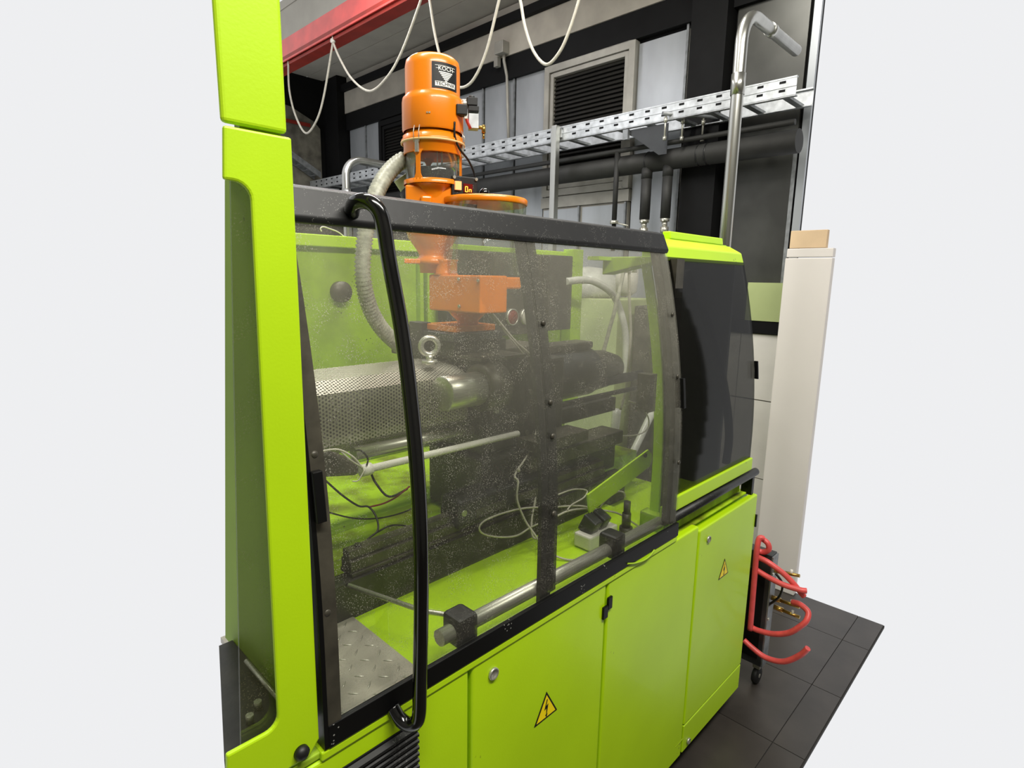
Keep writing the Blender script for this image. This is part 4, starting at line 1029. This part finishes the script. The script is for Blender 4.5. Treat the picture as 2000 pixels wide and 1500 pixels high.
p = PZ(1222, 1040, .881)
MB().cyl(p, p+Vector((0, 0, .018)), .019, 20).cyl(p+Vector((0, 0, .018)), p+Vector((0, 0, .06)), .013, 20).done('socket_base', MACHG, gl2)
MB().cyl(p+Vector((0, 0, .055)), p+Vector((0, 0, .095)), .010, 16).done('plug_top', MACH, gl2)

# loop of white cable on top of the rear guard
tag(MB().tube([PY(628, 452, 1.09), PY(626, 446, 1.09), PY(632, 443, 1.09), PY(645, 447, 1.09), PY(660, 453, 1.09), PY(672, 462, 1.09)], .0022, 6, sub=6).done('cable_loop', WHITEP), 'thin white cable loop lying on the top edge of the rear guard', 'cable')

# ---------------------------------------------------------------- temperature unit with red hoses
tu = thing('temperature_unit', 'dark grey temperature control unit on castors behind the machine corner', 'machine', (2.22, .12, 0))
MB().box(2.16, 2.215, -.012, .24, .10, .575).done('housing', DARKG, tu, bev=.003)
MB().box(2.158, 2.160, .004, .23, .13, .50).done('grille', SOOT, tu)
MB().box(2.16, 2.214, -.018, -.0125, .10, .57).done('side_flange', GALVD, tu)
for z_ in (.50, .31, .15): MB().cyl((2.17, -.016, z_), (2.17, -.022, z_), .006, 10).done('bolt_head', STEEL, tu)
for y_ in (.012, .20):
    cw = MB(); cw.lathe((2.20, y_, .034), [(.0001, y_-.011), (.030, y_-.011), (.034, y_-.007), (.034, y_+.007), (.030, y_+.011), (.0001, y_+.011)], 24, axis='Y')
    w_ = cw.done('castor', RUB, tu)
    MB().cyl((2.20, y_-.013, .034), (2.20, y_+.013, .034), .008, 12).box(2.185, 2.215, y_-.014, y_+.014, .07, .10).done('castor_fork', STEEL, w_)
for i, (a_, b_, c_, d_) in enumerate(((1505, 1112, 1562, 1125), (1505, 1166, 1562, 1186), (1512, 1185, 1562, 1206))):
    p0 = PX(a_, b_, 2.19); p1 = PX(c_, d_, 2.19)
    v = MB(); v.cyl(p0, p0.lerp(p1, .35), .010, 8); v.cyl(p0.lerp(p1, .35), p1, .0065, 12)
    fo = v.done('brass_fitting', BRASS, tu)
    q = p0.lerp(p1, .72); MB().cyl(q-Vector((0, 0, .004)), q+Vector((0, 0, .017)), .005, 8).done('tap', WHITEP, fo)
MB().tube([PX(1515, 1120, 2.17), PX(1528, 1140, 2.17), PX(1522, 1165, 2.17), PX(1500, 1182, 2.17)], .0045, 8, sub=6).done('black_lead', CABLEB, tu)
def rhose(label, pts):
    tag(MB().tube([PX(a_, b_, x_) for a_, b_, x_ in pts], .0105, 12, sub=8).done('red_hose', REDH), label, 'hose', 'red rubber hoses on the temperature unit')
rhose('red rubber hose looping over the top of the dark temperature unit', [(1490, 1053, 2.14), (1500, 1062, 2.14), (1501, 1074, 2.14), (1488, 1078, 2.14), (1474, 1072, 2.13)])
rhose('red rubber hose dropping straight down along the machine corner', [(1492, 1052, 2.13), (1483, 1052, 2.12), (1478, 1075, 2.11), (1475, 1110, 2.11), (1470, 1170, 2.11), (1465, 1230, 2.11)])
rhose('upper red rubber hose running right and downward from the corner', [(1480, 1088, 2.12), (1500, 1098, 2.12), (1530, 1120, 2.13), (1550, 1140, 2.14), (1562, 1155, 2.15), (1570, 1164, 2.16)])
rhose('second red rubber hose sagging right below the upper one', [(1476, 1112, 2.12), (1500, 1127, 2.12), (1530, 1142, 2.12), (1562, 1152, 2.13), (1575, 1154, 2.14)])
rhose('red rubber hose curving in a shallow arc at mid height of the unit', [(1466, 1224, 2.12), (1480, 1231, 2.12), (1510, 1238, 2.12), (1540, 1236, 2.12), (1562, 1224, 2.12), (1575, 1212, 2.13), (1578, 1195, 2.15), (1562, 1180, 2.16), (1548, 1176, 2.17)])
rhose('lowest red rubber hose sweeping close to the floor', [(1453, 1250, 2.12), (1468, 1264, 2.12), (1495, 1284, 2.12), (1530, 1292, 2.12), (1562, 1280, 2.12), (1578, 1266, 2.12)])
bpy.context.view_layer.update()
